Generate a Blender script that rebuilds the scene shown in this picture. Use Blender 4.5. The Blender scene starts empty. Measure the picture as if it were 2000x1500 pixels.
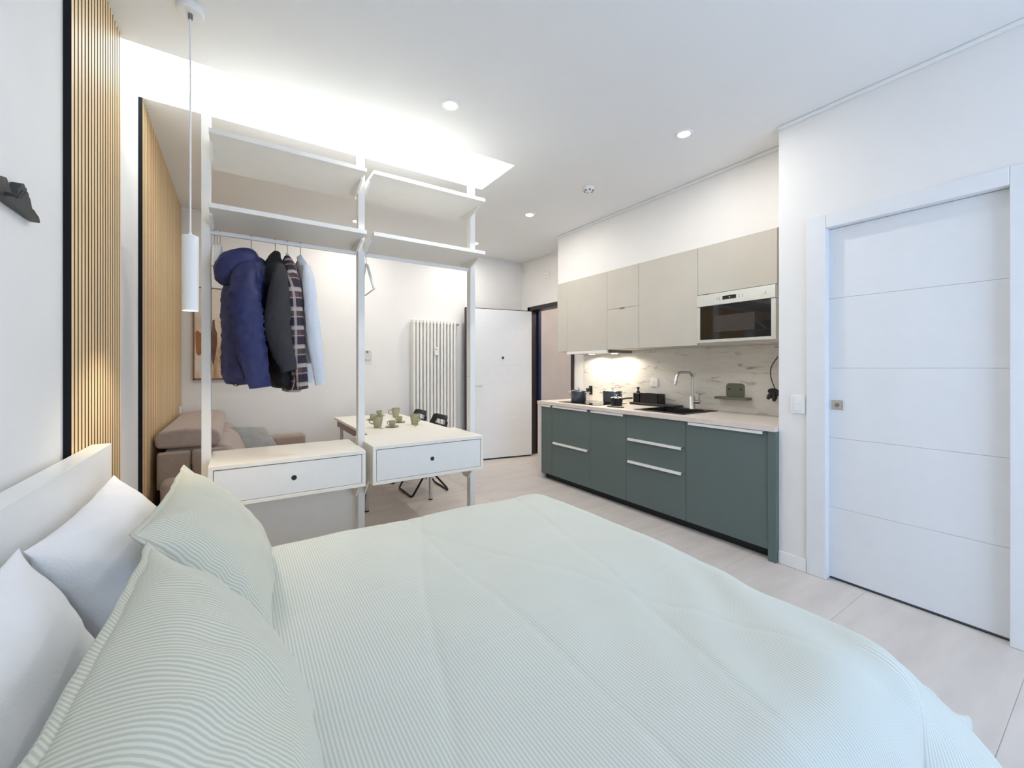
import bpy, bmesh, math, random
from mathutils import Vector, Matrix, noise
random.seed(7)
S = bpy.context.scene
COL = S.collection
PI = math.pi

# ---------------------------------------------------------------- camera
F_PX, YAW, V0, HC = 809.1, 0.584, 717.8, 1.32
cam = bpy.data.cameras.new('camera'); camo = bpy.data.objects.new('camera', cam); COL.objects.link(camo)
cam.sensor_width = 36.0; cam.lens = F_PX / 2000 * 36.0
cam.shift_y = (V0 - 750) / 2000; cam.clip_start = 0.02
camo.location = (0, 0, HC); camo.rotation_euler = (PI/2, 0, -YAW)
S.camera = camo

# ---------------------------------------------------------------- world, exposure
W = bpy.data.worlds.new('world'); S.world = W; W.use_nodes = True
bg = W.node_tree.nodes['Background']
bg.inputs['Color'].default_value = (0.55, 0.71, 0.98, 1); bg.inputs['Strength'].default_value = 2.15
S.view_settings.view_transform = 'Standard'; S.view_settings.look = 'None'
S.view_settings.gamma = 1.0; S.view_settings.use_curve_mapping = False
S.view_settings.exposure = 1.4
PANEL_LIGHT = 1.6      # luminous ceiling recess
SPOT_W = 3.3          # recessed spots
S.cycles.diffuse_bounces = 5; S.cycles.max_bounces = 7; S.cycles.use_light_tree = False
S.cycles.sample_clamp_indirect = 6.0

# ---------------------------------------------------------------- measuring helpers (pixel of the photograph -> point at a known plane)
_s, _c = math.sin(YAW), math.cos(YAW)
def ray(u, v):
    k = (u - 1000) / F_PX
    return Vector((_s + k*_c, _c - k*_s, (V0 - v) / F_PX))
def AX(u, v, x): d = ray(u, v); return d * (x/d.x) + Vector((0, 0, HC))
def AY(u, v, y): d = ray(u, v); return d * (y/d.y) + Vector((0, 0, HC))
def AZ(u, v, z): d = ray(u, v); return d * ((z-HC)/d.z) + Vector((0, 0, HC))

# ---------------------------------------------------------------- materials
MATS = {}
def lin(c):
    return tuple(((x/12.92) if x <= 0.04045 else ((x+0.055)/1.055)**2.4) for x in c)
def srgb(r, g, b): return lin((r/255, g/255, b/255))
def mat(name, col, rough=0.5, metal=0.0, var=0.03, nscale=12.0, bump=0.0, bscale=60.0, stretch=None, emit=None, estr=0.0, coat=0.0, sheen=0.0, spec=0.5, alpha=1.0, trans=0.0):
    if name in MATS: return MATS[name]
    m = bpy.data.materials.new(name); m.use_nodes = True
    nt = m.node_tree; N = nt.nodes; L = nt.links
    p = N['Principled BSDF']
    p.inputs['Roughness'].default_value = rough; p.inputs['Metallic'].default_value = metal
    p.inputs['Specular IOR Level'].default_value = spec
    p.inputs['Coat Weight'].default_value = coat
    p.inputs['Sheen Weight'].default_value = sheen
    p.inputs['Transmission Weight'].default_value = trans
    tc = N.new('ShaderNodeTexCoord'); mp = N.new('ShaderNodeMapping')
    L.new(tc.outputs['Object'], mp.inputs['Vector'])
    if stretch: mp.inputs['Scale'].default_value = stretch
    nz = N.new('ShaderNodeTexNoise'); nz.inputs['Scale'].default_value = nscale; nz.inputs['Detail'].default_value = 2
    L.new(mp.outputs['Vector'], nz.inputs['Vector'])
    cr = N.new('ShaderNodeValToRGB')
    lo = tuple(max(0, x*(1-var)) for x in col); hi = tuple(min(1, x*(1+var)) for x in col)
    cr.color_ramp.elements[0].position = 0.3; cr.color_ramp.elements[1].position = 0.7
    cr.color_ramp.elements[0].color = (*lo, 1); cr.color_ramp.elements[1].color = (*hi, 1)
    L.new(nz.outputs['Fac'], cr.inputs['Fac']); L.new(cr.outputs['Color'], p.inputs['Base Color'])
    if bump:
        n2 = N.new('ShaderNodeTexNoise'); n2.inputs['Scale'].default_value = bscale; n2.inputs['Detail'].default_value = 1
        L.new(mp.outputs['Vector'], n2.inputs['Vector'])
        b = N.new('ShaderNodeBump'); b.inputs['Strength'].default_value = bump; b.inputs['Distance'].default_value = 0.01
        L.new(n2.outputs['Fac'], b.inputs['Height']); L.new(b.outputs['Normal'], p.inputs['Normal'])
    if emit:
        p.inputs['Emission Color'].default_value = (*emit, 1); p.inputs['Emission Strength'].default_value = estr
    MATS[name] = m
    return m

def nodes_of(m): return m.node_tree.nodes, m.node_tree.links, m.node_tree.nodes['Principled BSDF']

def stripes(name, c1, c2, period, axis, rough=0.85, uv=True):
    """fine woven stripes along a UV axis (metres)"""
    m = mat(name, c1, rough, sheen=0.15)
    N, L, p = nodes_of(m)
    tc = N.new('ShaderNodeTexCoord'); sp = N.new('ShaderNodeSeparateXYZ')
    L.new(tc.outputs['UV'], sp.inputs['Vector'])
    mu = N.new('ShaderNodeMath'); mu.operation = 'MULTIPLY'; mu.inputs[1].default_value = 2*PI/period
    L.new(sp.outputs[axis], mu.inputs[0])
    sn = N.new('ShaderNodeMath'); sn.operation = 'SINE'; L.new(mu.outputs[0], sn.inputs[0])
    mr = N.new('ShaderNodeMapRange'); mr.inputs['From Min'].default_value = -0.5; mr.inputs['From Max'].default_value = 0.5
    L.new(sn.outputs[0], mr.inputs['Value'])
    mx = N.new('ShaderNodeMix'); mx.data_type = 'RGBA'
    L.new(mr.outputs['Result'], mx.inputs['Factor'])
    mx.inputs['A'].default_value = (*c1, 1); mx.inputs['B'].default_value = (*c2, 1)
    L.new(mx.outputs['Result'], p.inputs['Base Color'])
    n2 = N.new('ShaderNodeTexNoise'); n2.inputs['Scale'].default_value = 260
    b = N.new('ShaderNodeBump'); b.inputs['Strength'].default_value = 0.12; b.inputs['Distance'].default_value = 0.004
    L.new(tc.outputs['Object'], n2.inputs['Vector']); L.new(n2.outputs['Fac'], b.inputs['Height']); L.new(b.outputs['Normal'], p.inputs['Normal'])
    return m

M_wall = mat('wall_paint', srgb(238, 236, 233), 0.9, var=0.012, nscale=3, bump=0.02, bscale=180)
M_ceil = mat('ceiling_paint', srgb(236, 236, 235), 0.95, var=0.01, nscale=2)
M_white = mat('white_lacquer', srgb(240, 240, 238), 0.35, var=0.01)
M_whitemat = mat('white_matt', srgb(236, 235, 231), 0.55, var=0.012)
M_door = mat('white_door', srgb(232, 234, 236), 0.4, var=0.01)
M_cream = mat('cream_melamine', srgb(240, 236, 226), 0.4, var=0.02, nscale=6, stretch=(1, 8, 1))
M_black = mat('black_plastic', srgb(28, 27, 29), 0.45, var=0.06)
M_blackmetal = mat('black_metal', srgb(26, 26, 28), 0.35, metal=0.3, var=0.05)
M_felt = mat('black_felt', srgb(16, 16, 22), 0.95, var=0.1, nscale=90)
M_dark = mat('dark_plinth', srgb(30, 36, 40), 0.6, var=0.05)
M_brownframe = mat('dark_brown_steel', srgb(44, 34, 36), 0.4, var=0.08)
M_navy = mat('navy_edge', srgb(14, 36, 84), 0.5, var=0.06)
M_steel = mat('brushed_steel', srgb(205, 206, 204), 0.28, metal=1.0, var=0.04, nscale=40, stretch=(1, 1, 18))
M_silver = mat('silver_panel', srgb(222, 224, 220), 0.35, metal=0.55, var=0.03, nscale=30, stretch=(1, 1, 14))
M_chrome = mat('chrome', srgb(210, 212, 215), 0.12, metal=1.0, var=0.02)
M_green = mat('green_front', srgb(95, 109, 107), 0.55, var=0.025, nscale=4)
M_beige = mat('beige_front', srgb(198, 193, 182), 0.5, var=0.02, nscale=4)
M_counter = mat('counter_laminate', srgb(222, 212, 204), 0.4, var=0.05, nscale=14, stretch=(3, 1, 1))
M_glassblack = mat('black_glass', srgb(12, 11, 13), 0.06, var=0.02, coat=0.6)
M_oven = mat('oven_window', srgb(66, 62, 60), 0.15, var=0.15, nscale=200)
M_sink = mat('black_composite', srgb(30, 27, 27), 0.5, var=0.15, nscale=200)
M_pot = mat('blue_grey_enamel', srgb(84, 88, 98), 0.22, metal=0.4, var=0.04)
M_olive = mat('olive_plastic', srgb(112, 113, 98), 0.55, var=0.04)
M_cup = mat('sage_ceramic', srgb(172, 170, 138), 0.35, var=0.06, nscale=50)
M_sofa = mat('taupe_fabric', srgb(168, 150, 138), 0.9, var=0.05, nscale=40, bump=0.15, bscale=220, sheen=0.3)
M_cush = mat('grey_velvet', srgb(140, 141, 139), 0.8, var=0.08, nscale=14, sheen=0.4)
M_blue = mat('navy_nylon', srgb(31, 38, 88), 0.62, var=0.08, nscale=9, bump=0.35, bscale=22)
M_bluein = mat('dark_navy_nylon', srgb(20, 22, 50), 0.7, var=0.08, bump=0.2, bscale=30)
M_char = mat('charcoal_cotton', srgb(54, 54, 58), 0.9, var=0.08, nscale=12, bump=0.3, bscale=26)
M_blackfab = mat('black_fabric', srgb(20, 20, 23), 0.85, var=0.1, bump=0.2, bscale=30)
M_shirt = mat('pale_blue_cotton', srgb(214, 220, 229), 0.85, var=0.03, bump=0.25, bscale=20)
M_shirtshade = mat('shaded_shirt_cotton', srgb(176, 172, 168), 0.85, var=0.05, bump=0.2, bscale=20)  # shaded tone of the pale shirt, shade put into the base colour
M_rad = mat('ivory_enamel', srgb(240, 239, 234), 0.35, var=0.008)
M_linen = mat('white_cotton', srgb(238, 238, 240), 0.9, var=0.012, bump=0.1, bscale=120, sheen=0.15)
M_hook = mat('anthracite_metal', srgb(62, 63, 62), 0.55, metal=0.2, var=0.15, nscale=40)
M_plastic = mat('white_plastic', srgb(240, 240, 240), 0.35, var=0.006)
M_grey = mat('grey_mark', srgb(120, 122, 124), 0.5, var=0.05)
M_corr = mat('corridor_plaster', srgb(214, 206, 200), 0.9, var=0.03, nscale=3)
M_panel = mat('luminous_sheet', (0.9, 0.9, 0.9), 0.9, emit=(0.95, 1.0, 0.99), estr=PANEL_LIGHT)
M_spot = mat('spot_glow', (0.9, 0.9, 0.9), 0.9, emit=(1.0, 0.9, 0.74), estr=14.0)
M_hoodled = mat('hood_glow', (0.9, 0.9, 0.9), 0.9, emit=(1.0, 0.9, 0.76), estr=9.0)
M_pend = mat('pendant_glow', (0.9, 0.9, 0.9), 0.9, emit=(1.0, 0.93, 0.82), estr=5.0)

for _m in (M_spot, M_hoodled, M_pend): _m.cycles.emission_sampling = 'NONE'   # their lamps do the lighting
# oak slats: long vertical grain
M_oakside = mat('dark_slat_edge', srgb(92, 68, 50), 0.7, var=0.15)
M_oak = mat('oak_veneer', srgb(240, 208, 158), 0.5, var=0.16, nscale=26, stretch=(1, 1, 0.05), bump=0.05, bscale=60)
# floor tiles
M_tile = mat('stoneware', srgb(208, 200, 193), 0.42, var=0.055, nscale=5, stretch=(0.6, 2.6, 1))
M_grout = mat('grout', srgb(192, 186, 181), 0.9, var=0.04)
# marble backsplash: streaks
M_marble = mat('white_marble', srgb(226, 222, 214), 0.3, var=0.02)
def _marble():
    N, L, p = nodes_of(M_marble)
    tc = N.new('ShaderNodeTexCoord'); mp = N.new('ShaderNodeMapping'); mp.inputs['Scale'].default_value = (1, 1.6, 7.5); mp.inputs['Rotation'].default_value = (0.16, 0, 0)
    L.new(tc.outputs['Object'], mp.inputs['Vector'])
    n = N.new('ShaderNodeTexNoise'); n.inputs['Scale'].default_value = 2.6; n.inputs['Detail'].default_value = 8; n.inputs['Distortion'].default_value = 0.9; n.inputs['Roughness'].default_value = 0.62
    L.new(mp.outputs['Vector'], n.inputs['Vector'])
    r = N.new('ShaderNodeValToRGB'); e = r.color_ramp.elements
    e[0].position = 0.30; e[0].color = (*srgb(150, 138, 126), 1); e[1].position = 0.42; e[1].color = (*srgb(222, 219, 211), 1)
    x = e.new(0.7); x.color = (*srgb(232, 229, 222), 1)
    L.new(n.outputs['Fac'], r.inputs['Fac']); L.new(r.outputs['Color'], p.inputs['Base Color'])
_marble()
# plaid
M_plaid = mat('plaid_flannel', srgb(84, 66, 64), 0.9)
def _plaid():
    N, L, p = nodes_of(M_plaid)
    tc = N.new('ShaderNodeTexCoord'); sp = N.new('ShaderNodeSeparateXYZ'); L.new(tc.outputs['UV'], sp.inputs['Vector'])
    def band(axis, per, ph, width):
        a = N.new('ShaderNodeMath'); a.operation = 'MULTIPLY_ADD'; a.inputs[1].default_value = 1/per; a.inputs[2].default_value = ph
        L.new(sp.outputs[axis], a.inputs[0])
        fr = N.new('ShaderNodeMath'); fr.operation = 'FRACT'; L.new(a.outputs[0], fr.inputs[0])
        lt = N.new('ShaderNodeMath'); lt.operation = 'LESS_THAN'; lt.inputs[1].default_value = width; L.new(fr.outputs[0], lt.inputs[0])
        return lt.outputs[0]
    prev = None
    col = srgb(96, 74, 72)
    layers = [('Y', 0.11, 0.0, 0.38, srgb(38, 34, 52), 0.8), ('X', 0.09, 0.2, 0.35, srgb(38, 36, 56), 0.6), ('Y', 0.11, 0.55, 0.16, srgb(196, 184, 180), 0.75), ('X', 0.09, 0.62, 0.16, srgb(200, 190, 186), 0.6), ('Y', 0.055, 0.2, 0.08, srgb(206, 198, 196), 0.6)]
    for ax, per, ph, w, c, f in layers:
        mx = N.new('ShaderNodeMix'); mx.data_type = 'RGBA'
        if prev is None: mx.inputs['A'].default_value = (*col, 1)
        else: L.new(prev, mx.inputs['A'])
        mx.inputs['B'].default_value = (*c, 1)
        k = N.new('ShaderNodeMath'); k.operation = 'MULTIPLY'; k.inputs[1].default_value = f; L.new(band(ax, per, ph, w), k.inputs[0])
        L.new(k.outputs[0], mx.inputs['Factor']); prev = mx.outputs['Result']
    L.new(prev, p.inputs['Base Color'])
_plaid()
M_duvet = stripes('sage_striped_cotton', srgb(215, 218, 209), srgb(193, 199, 192), 0.0085, 'X')
M_pillow = stripes('sage_striped_pillow', srgb(210, 209, 191), srgb(185, 186, 171), 0.0085, 'X')

# ---------------------------------------------------------------- mesh builder
WL = {}   # world origin of every object
class MB:
    def __init__(s): s.v = []; s.f = []; s.uv = None
    def box(s, x0, y0, z0, x1, y1, z1):
        x0, x1 = min(x0, x1), max(x0, x1); y0, y1 = min(y0, y1), max(y0, y1); z0, z1 = min(z0, z1), max(z0, z1)
        b = len(s.v)
        s.v += [(x0,y0,z0),(x1,y0,z0),(x1,y1,z0),(x0,y1,z0),(x0,y0,z1),(x1,y0,z1),(x1,y1,z1),(x0,y1,z1)]
        s.f += [tuple(b+i for i in q) for q in ((0,3,2,1),(4,5,6,7),(0,1,5,4),(1,2,6,5),(2,3,7,6),(3,0,4,7))]
        return s
    def rings(s, rs, closed_ring=True, cap=True):
        b = len(s.v); n = len(rs[0])
        for r in rs: s.v += [tuple(p) for p in r]
        for i in range(len(rs)-1):
            for j in range(n if closed_ring else n-1):
                k = (j+1) % n
                s.f.append((b+i*n+j, b+i*n+k, b+(i+1)*n+k, b+(i+1)*n+j))
        if cap:
            s.f.append(tuple(b+j for j in range(n-1, -1, -1)))
            s.f.append(tuple(b+(len(rs)-1)*n+j for j in range(n)))
        return s
    def tube(s, pts, r, n=10, cap=True):
        pts = [Vector(p) for p in pts]; rr = r if isinstance(r, (list, tuple)) else [r]*len(pts)
        rs = []; up = None
        for i, p in enumerate(pts):
            t = (pts[min(i+1, len(pts)-1)] - pts[max(i-1, 0)]).normalized()
            if up is None:
                a = Vector((0,0,1)) if abs(t.z) < 0.9 else Vector((1,0,0))
                up = (a - t*a.dot(t)).normalized()
            else: up = (up - t*up.dot(t)).normalized()
            w = t.cross(up)
            rs.append([p + (up*math.cos(2*PI*k/n) + w*math.sin(2*PI*k/n))*rr[i] for k in range(n)])
        return s.rings(rs, cap=cap)
    def lathe(s, c, prof, n=28, cap=True):
        return s.rings([[(c[0]+r*math.cos(2*PI*k/n), c[1]+r*math.sin(2*PI*k/n), c[2]+z) for k in range(n)] for r, z in prof], cap=cap)
    def disc(s, c, axis, r, th, n=24):
        c = Vector(c); a = Vector(axis).normalized()
        return s.tube([c, c + a*th], r, n)
    def prism(s, poly, plane, a, b):
        """extrude a 2-D outline: plane 'x' -> (y,z), 'y' -> (x,z), 'z' -> (x,y)"""
        def P(q, h):
            return {'x': (h, q[0], q[1]), 'y': (q[0], h, q[1]), 'z': (q[0], q[1], h)}[plane]
        return s.rings([[P(q, a) for q in poly], [P(q, b) for q in poly]])
    def build(s, name, m, parent=None, bevel=0.0, smooth=None, seg=2, origin=None, subsurf=0):
        me = bpy.data.meshes.new(name)
        if parent is not None: o0 = WL[parent.name]
        elif origin is not None: o0 = Vector(origin)
        else:
            xs = [p[0] for p in s.v]; ys = [p[1] for p in s.v]; zs = [p[2] for p in s.v]
            o0 = Vector(((min(xs)+max(xs))/2, (min(ys)+max(ys))/2, min(zs)))
        me.from_pydata([(p[0]-o0[0], p[1]-o0[1], p[2]-o0[2]) for p in s.v], [], s.f)
        if s.uv:
            ul = me.uv_layers.new(name='UVMap')
            for li, lp in enumerate(me.loops): ul.data[li].uv = s.uv[lp.vertex_index]
        bm = bmesh.new(); bm.from_mesh(me); bmesh.ops.recalc_face_normals(bm, faces=bm.faces); bm.to_mesh(me); bm.free()
        me.materials.append(m)
        o = bpy.data.objects.new(name, me); COL.objects.link(o)
        if parent is not None: o.parent = parent
        else: o.location = o0
        WL[o.name] = Vector(o0)
        if smooth is not None:
            me.polygons.foreach_set('use_smooth', [True]*len(me.polygons)); me.set_sharp_from_angle(angle=math.radians(smooth))
        if bevel:
            md = o.modifiers.new('bevel', 'BEVEL'); md.width = bevel; md.segments = seg; md.limit_method = 'ANGLE'; md.angle_limit = 0.6
            if smooth is None:
                me.polygons.foreach_set('use_smooth', [True]*len(me.polygons)); me.set_sharp_from_angle(angle=math.radians(50))
                md.harden_normals = True
        if subsurf:
            md = o.modifiers.new('sub', 'SUBSURF'); md.levels = subsurf; md.render_levels = subsurf
        return o
def B(*a): return MB().box(*a)

def thing(name, label, cat, loc, group=None):
    o = bpy.data.objects.new(name, None); COL.objects.link(o); o.location = loc; o.empty_display_size = 0.05
    WL[o.name] = Vector(loc); o['label'] = label; o['category'] = cat
    if group: o['group'] = group
    return o
def tag(o, label, cat=None, group=None, kind=None):
    o['label'] = label
    if cat: o['category'] = cat
    if group: o['group'] = group
    if kind: o['kind'] = kind
    return o
def struct(o, label=None, cat=None):
    o['kind'] = 'structure'
    if label: o['label'] = label
    if cat: o['category'] = cat
    return o
def copy_tree(o, parent=None, loc=None, label=None):
    c = o.copy(); COL.objects.link(c)
    if parent is not None: c.parent = parent
    if loc is not None: c.location = loc
    if label: c['label'] = label
    for ch in [x for x in list(COL.objects) if x.parent == o]: copy_tree(ch, c)
    return c
def rrect(cx, cy, w, h, r, n=5):
    pts = []
    for sx, sy, a0 in ((1,1,0), (-1,1,90), (-1,-1,180), (1,-1,270)):
        for i in range(n+1):
            a = math.radians(a0 + 90*i/n)
            pts.append((cx + sx*(w/2-r) + r*math.cos(a), cy + sy*(h/2-r) + r*math.sin(a)))
    return pts
def lerp(a, b, t): return a + (b-a)*t
def spline(pts, n):
    """Catmull-Rom through tuples"""
    out = []; P = [Vector(p) for p in pts]; m = len(P)
    for i in range(n+1):
        t = i/n*(m-1); k = min(int(t), m-2); t -= k
        p0, p1, p2, p3 = P[max(k-1,0)], P[k], P[k+1], P[min(k+2, m-1)]
        out.append(0.5*((2*p1) + (p2-p0)*t + (2*p0-5*p1+4*p2-p3)*t*t + (3*p1-p0-3*p2+p3)*t**3))
    return out
def nz(x, y, z=0.0): return noise.noise(Vector((x, y, z)))

# ================================================================ THE SETTING
H = 2.943; XL = -0.50; YF = 5.36; XR = 3.72; XD = 3.056; YB = -1.7; YC = 1.345
R0, R1, RX = 2.766, 3.305, 1.853           # ceiling recess
# floor slab and its tiles
floor = struct(B(XL-0.1, YB-0.1, -0.12, 5.6, YF+0.1, -0.0015).build('floor', M_grout), 'pale grey-beige stoneware tiled floor', 'floor')
tw, tl, gap = 0.62, 1.24, 0.002
proto_t = None; jx, jy = 2.09, 0.268
ix0 = math.floor((XL-jx)/tl); iy0 = math.floor((YB-jy)/tw)
for iy in range(iy0, math.ceil((YF-jy)/tw)):
    for ixx in range(ix0, math.ceil((5.5-jx)/tl)):
        x0, y0 = jx + ixx*tl, jy + iy*tw
        xa, xb, ya, yb = max(x0, XL), min(x0+tl, 5.5), max(y0, YB), min(y0+tw, YF)
        if xb-xa < 0.02 or yb-ya < 0.02: continue
        full = abs(xb-xa-tl) < 1e-6 and abs(yb-ya-tw) < 1e-6
        if full and proto_t:
            t = bpy.data.objects.new('tile', proto_t.data); COL.objects.link(t); t.parent = floor
            t.location = Vector((x0, y0, 0)) - Vector((proto_t['_x'], proto_t['_y'], 0))
            continue
        t = B(xa+gap/2, ya+gap/2, -0.005, xb-gap/2, yb-gap/2, 0.0).build('tile', M_tile, floor)
        if full: proto_t = t; t['_x'] = x0; t['_y'] = y0
if proto_t:
    for k in ('_x', '_y'): del proto_t[k]

# ceiling with the rectangular light recess
ce = MB()
ce.box(XL-0.1, YB-0.1, H, 5.6, R0, H+0.18); ce.box(XL-0.1, R1, H, 5.6, YF+0.1, H+0.18)
ce.box(RX, R0, H, 5.6, R1, H+0.18); ce.box(XL-0.1, R0, H+0.13, RX, R1, H+0.18)
struct(ce.build('ceiling', M_ceil), 'smooth white ceiling with a long recessed light slot', 'ceiling')
lp = thing('recessed_light_panel', 'long glowing white light panel set into the ceiling above the open wardrobe', 'ceiling light', (XL+1.1, (R0+R1)/2, H+0.09))
B(XL, R0+0.002, H+0.105, RX-0.002, R1-0.002, H+0.129).build('diffuser', M_panel, lp)

struct(B(XL-0.1, YB, 0, XL, YF, H).build('wall_left', M_wall), 'white wall behind the bed head', 'wall')
struct(B(XL-0.1, YF, 0, XR+0.1, YF+0.1, H).build('wall_far', M_wall), 'white far wall with the radiator', 'wall')
# back wall with a tall window (behind the camera)
wx0, wx1, wz0, wz1 = 0.75, 2.75, 0.35, 2.5
wb = MB(); wb.box(XL-0.1, YB-0.12, 0, wx0, YB, H); wb.box(wx1, YB-0.12, 0, 4.0, YB, H); wb.box(wx0, YB-0.12, 0, wx1, YB, wz0); wb.box(wx0, YB-0.12, wz1, wx1, YB, H)
struct(wb.build('wall_back', M_wall), 'white wall with the tall window', 'wall')
wf = MB()
for a, b in ((wx0, wx0+0.05), ((wx0+wx1)/2-0.04, (wx0+wx1)/2+0.04), (wx1-0.05, wx1)): wf.box(a, YB-0.08, wz0, b, YB-0.03, wz1)
wf.box(wx0, YB-0.08, wz0, wx1, YB-0.03, wz0+0.05); wf.box(wx0, YB-0.08, wz1-0.05, wx1, YB-0.03, wz1)
struct(wf.build('window_1', M_white), 'tall white two-leaf window', 'window')

# right partition with the sliding door opening
DY0, DY1, DZ = 0.337, 1.072, 2.185
wr = MB()
wr.box(XD, YB, 0, XD+0.12, DY0-0.012, H); wr.box(XD, DY1+0.012, 0, XD+0.12, YC, H); wr.box(XD, DY0-0.012, DZ+0.012, XD+0.12, DY1+0.012, H)
wr.box(XD+0.12, YC-0.1, 0, XR, YC, H)
struct(wr.build('wall_right', M_wall), 'white wall with the sliding door', 'wall')
# kitchen wall + entrance opening
EY0, EY1, EZ = 4.13, 5.17, 2.24
wk = MB()
wk.box(XR, YC-0.1, 0, XR+0.12, EY0, H); wk.box(XR, EY1, 0, XR+0.12, YF, H); wk.box(XR, EY0, EZ, XR+0.12, EY1, H)
struct(wk.build('wall_kitchen', M_wall), 'white wall behind the kitchen with the entrance opening', 'wall')
struct(B(3.32, YC, 2.354, XR, 3.985, H).build('wall_soffit', M_wall), 'white boxed soffit above the wall cabinets', 'wall')
# cornice strips
def cornice(n, pts, horiz):
    m = MB(); (xa, ya), (xb, yb) = pts
    m.box(xa, ya, H-0.022, xb, yb, H)
    struct(m.build('trim_%d' % n, M_white, bevel=0.006), 'thin white cornice strip under the ceiling', 'trim')
cornice(1, ((XL, YF-0.022), (XR, YF)), True)
cornice(2, ((XR-0.022, 3.985), (XR, YF-0.022)), False)
cornice(3, ((3.298, YC), (3.32, 3.985)), False)
cornice(4, ((XD-0.022, YB), (XD, YC)), False)
# baseboards
struct(B(XD-0.012, DY1+0.108, 0, XD, YC+0.0, 0.085).build('baseboard_right', M_white, bevel=0.004), 'white skirting board between kitchen and sliding door', 'baseboard')
struct(B(0.65, YF-0.012, 0, 2.6, YF, 0.08).build('baseboard_far', M_white, bevel=0.004), 'white skirting board on the far wall', 'baseboard')
struct(B(XR-0.012, EY1+0.06, 0, XR, YF-0.012, 0.08).build('baseboard_kitchen', M_white, bevel=0.004), 'short white skirting board by the entrance', 'baseboard')

# corridor beyond the entrance
cw = MB(); cw.box(5.05, 3.2, 0, 5.15, 6.0, H); cw.box(XR+0.12, 5.6, 0, 5.05, 5.7, H); cw.box(XR+0.12, 3.2, 0, 5.05, 3.3, H)
struct(cw.build('wall_corridor', M_corr), 'grey-beige corridor wall beyond the entrance', 'wall')
struct(B(XR+0.12, YF+0.1, -0.12, 5.6, 6.0, 0).build('floor_corridor', M_tile), 'corridor floor', 'floor')
struct(B(XR+0.12, YF+0.1, H, 5.6, 6.0, H+0.1).build('ceiling_corridor', M_ceil), 'corridor ceiling', 'ceiling')
struct(B(5.035, 3.3, 0, 5.05, 5.6, 0.09).build('baseboard_corridor', M_white), 'white skirting in the corridor', 'baseboard')
cp = AX(1102, 756, 5.05)
db = thing('corridor_bell', 'tiny black bell button on the corridor wall', 'bell', (5.05, cp.y, cp.z))
MB().disc((5.05, cp.y, cp.z), (-1,0,0), 0.022, 0.012).build('button', M_black, db)

# entrance frame (dark) with navy inner edge
fr = MB(); a = 0.065
fr.box(XR-0.02, EY0, 0, XR+0.15, EY0+0.05, EZ); fr.box(XR-0.02, EY1-a, 0, XR+0.15, EY1, EZ); fr.box(XR-0.02, EY0, EZ-0.06, XR+0.15, EY1, EZ)
frame = struct(fr.build('trim_5', M_brownframe, bevel=0.004), 'dark brown steel frame of the entrance opening', 'door frame')
B(XR+0.12, EY1-a-0.035, 0.0, XR+0.17, EY1-a, EZ-0.06).build('inner_edge', M_navy, frame)

# entrance door leaf, open nearly flat to the far wall
hx, hy = 3.665, 5.005; ex, ey = 2.655, 5.19
ang = math.atan2(ey-hy, ex-hx); LEN = math.hypot(ex-hx, ey-hy)
door1 = bpy.data.objects.new('door_1', None); COL.objects.link(door1); door1.location = (hx, hy, 0.0); door1.rotation_euler = (0, 0, ang)
WL['door_1'] = Vector((0, 0, 0)); struct(door1, 'white boarded entrance door standing open against the far wall', 'door')
# local x runs along the leaf, local +y faces the room (towards the camera)
D1Z = 2.165
B(0, -0.05, 0.012, LEN, 0.0, D1Z).build('core', M_brownframe, door1)
nb = 8
for i in range(nb):
    z0 = 0.022 + (D1Z-0.032)*i/nb; z1 = 0.022 + (D1Z-0.032)*(i+1)/nb
    B(0.008, 0.0, z0+0.0001, LEN-0.012, 0.010, z1-0.0001).build('board', M_door, door1, bevel=0.002)
B(LEN-0.006, -0.05, 0.012, LEN+0.004, 0.004, D1Z).build('edge_seal', M_black, door1)
ph = MB().disc((0.46*LEN, 0.010, 1.46), (0,1,0), 0.018, 0.006); ph.build('peephole', M_black, door1)
lk = B(LEN-0.135, 0.010, 1.00, LEN-0.085, 0.017, 1.22).build('lock_plate', M_silver, door1, bevel=0.003)
MB().disc((LEN-0.11, 0.017, 1.16), (0,1,0), 0.014, 0.02).build('thumb_turn', M_steel, lk)
MB().tube([(LEN-0.11, 0.015, 1.06), (LEN-0.11, 0.06, 1.06), (LEN-0.22, 0.065, 1.06)], 0.009, 10).build('lever', M_steel, lk)

# sliding door: five flush panels with fine grooves
door2 = thing('door_2', 'white sliding door with four horizontal grooves', 'door', (XD+0.07, (DY0+DY1)/2, 0)); door2['kind'] = 'structure'
B(XD+0.05, DY0-0.05, 0.014, XD+0.085, DY1+0.04, DZ+0.05).build('core', M_door, door2)
for i in range(5):
    z0 = 0.014 + i*(DZ-0.014)/5; z1 = 0.014 + (i+1)*(DZ-0.014)/5
    B(XD+0.042, DY0-0.02, z0+0.0004, XD+0.052, DY1+0.02, z1-0.0004).build('door_panel', M_door, door2, bevel=0.0022)
ph = AX(1636, 791, XD+0.04)
pull = B(XD+0.036, ph.y-0.032, ph.z-0.030, XD+0.043, ph.y+0.032, ph.z+0.030).build('pull_plate', M_steel, door2, bevel=0.002)
MB().disc((XD+0.036, ph.y, ph.z), (-1,0,0), 0.021, 0.003).build('finger_ring', M_chrome, pull)
MB().disc((XD+0.033, ph.y, ph.z), (-1,0,0), 0.012, 0.002).build('turn_knob', M_grey, pull)
B(XD+0.045, DY0, 0.001, XD+0.08, DY1, 0.006).build('floor_guide', M_dark, door2)
cs = MB(); cwid = 0.088; px = XD-0.014
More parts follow.
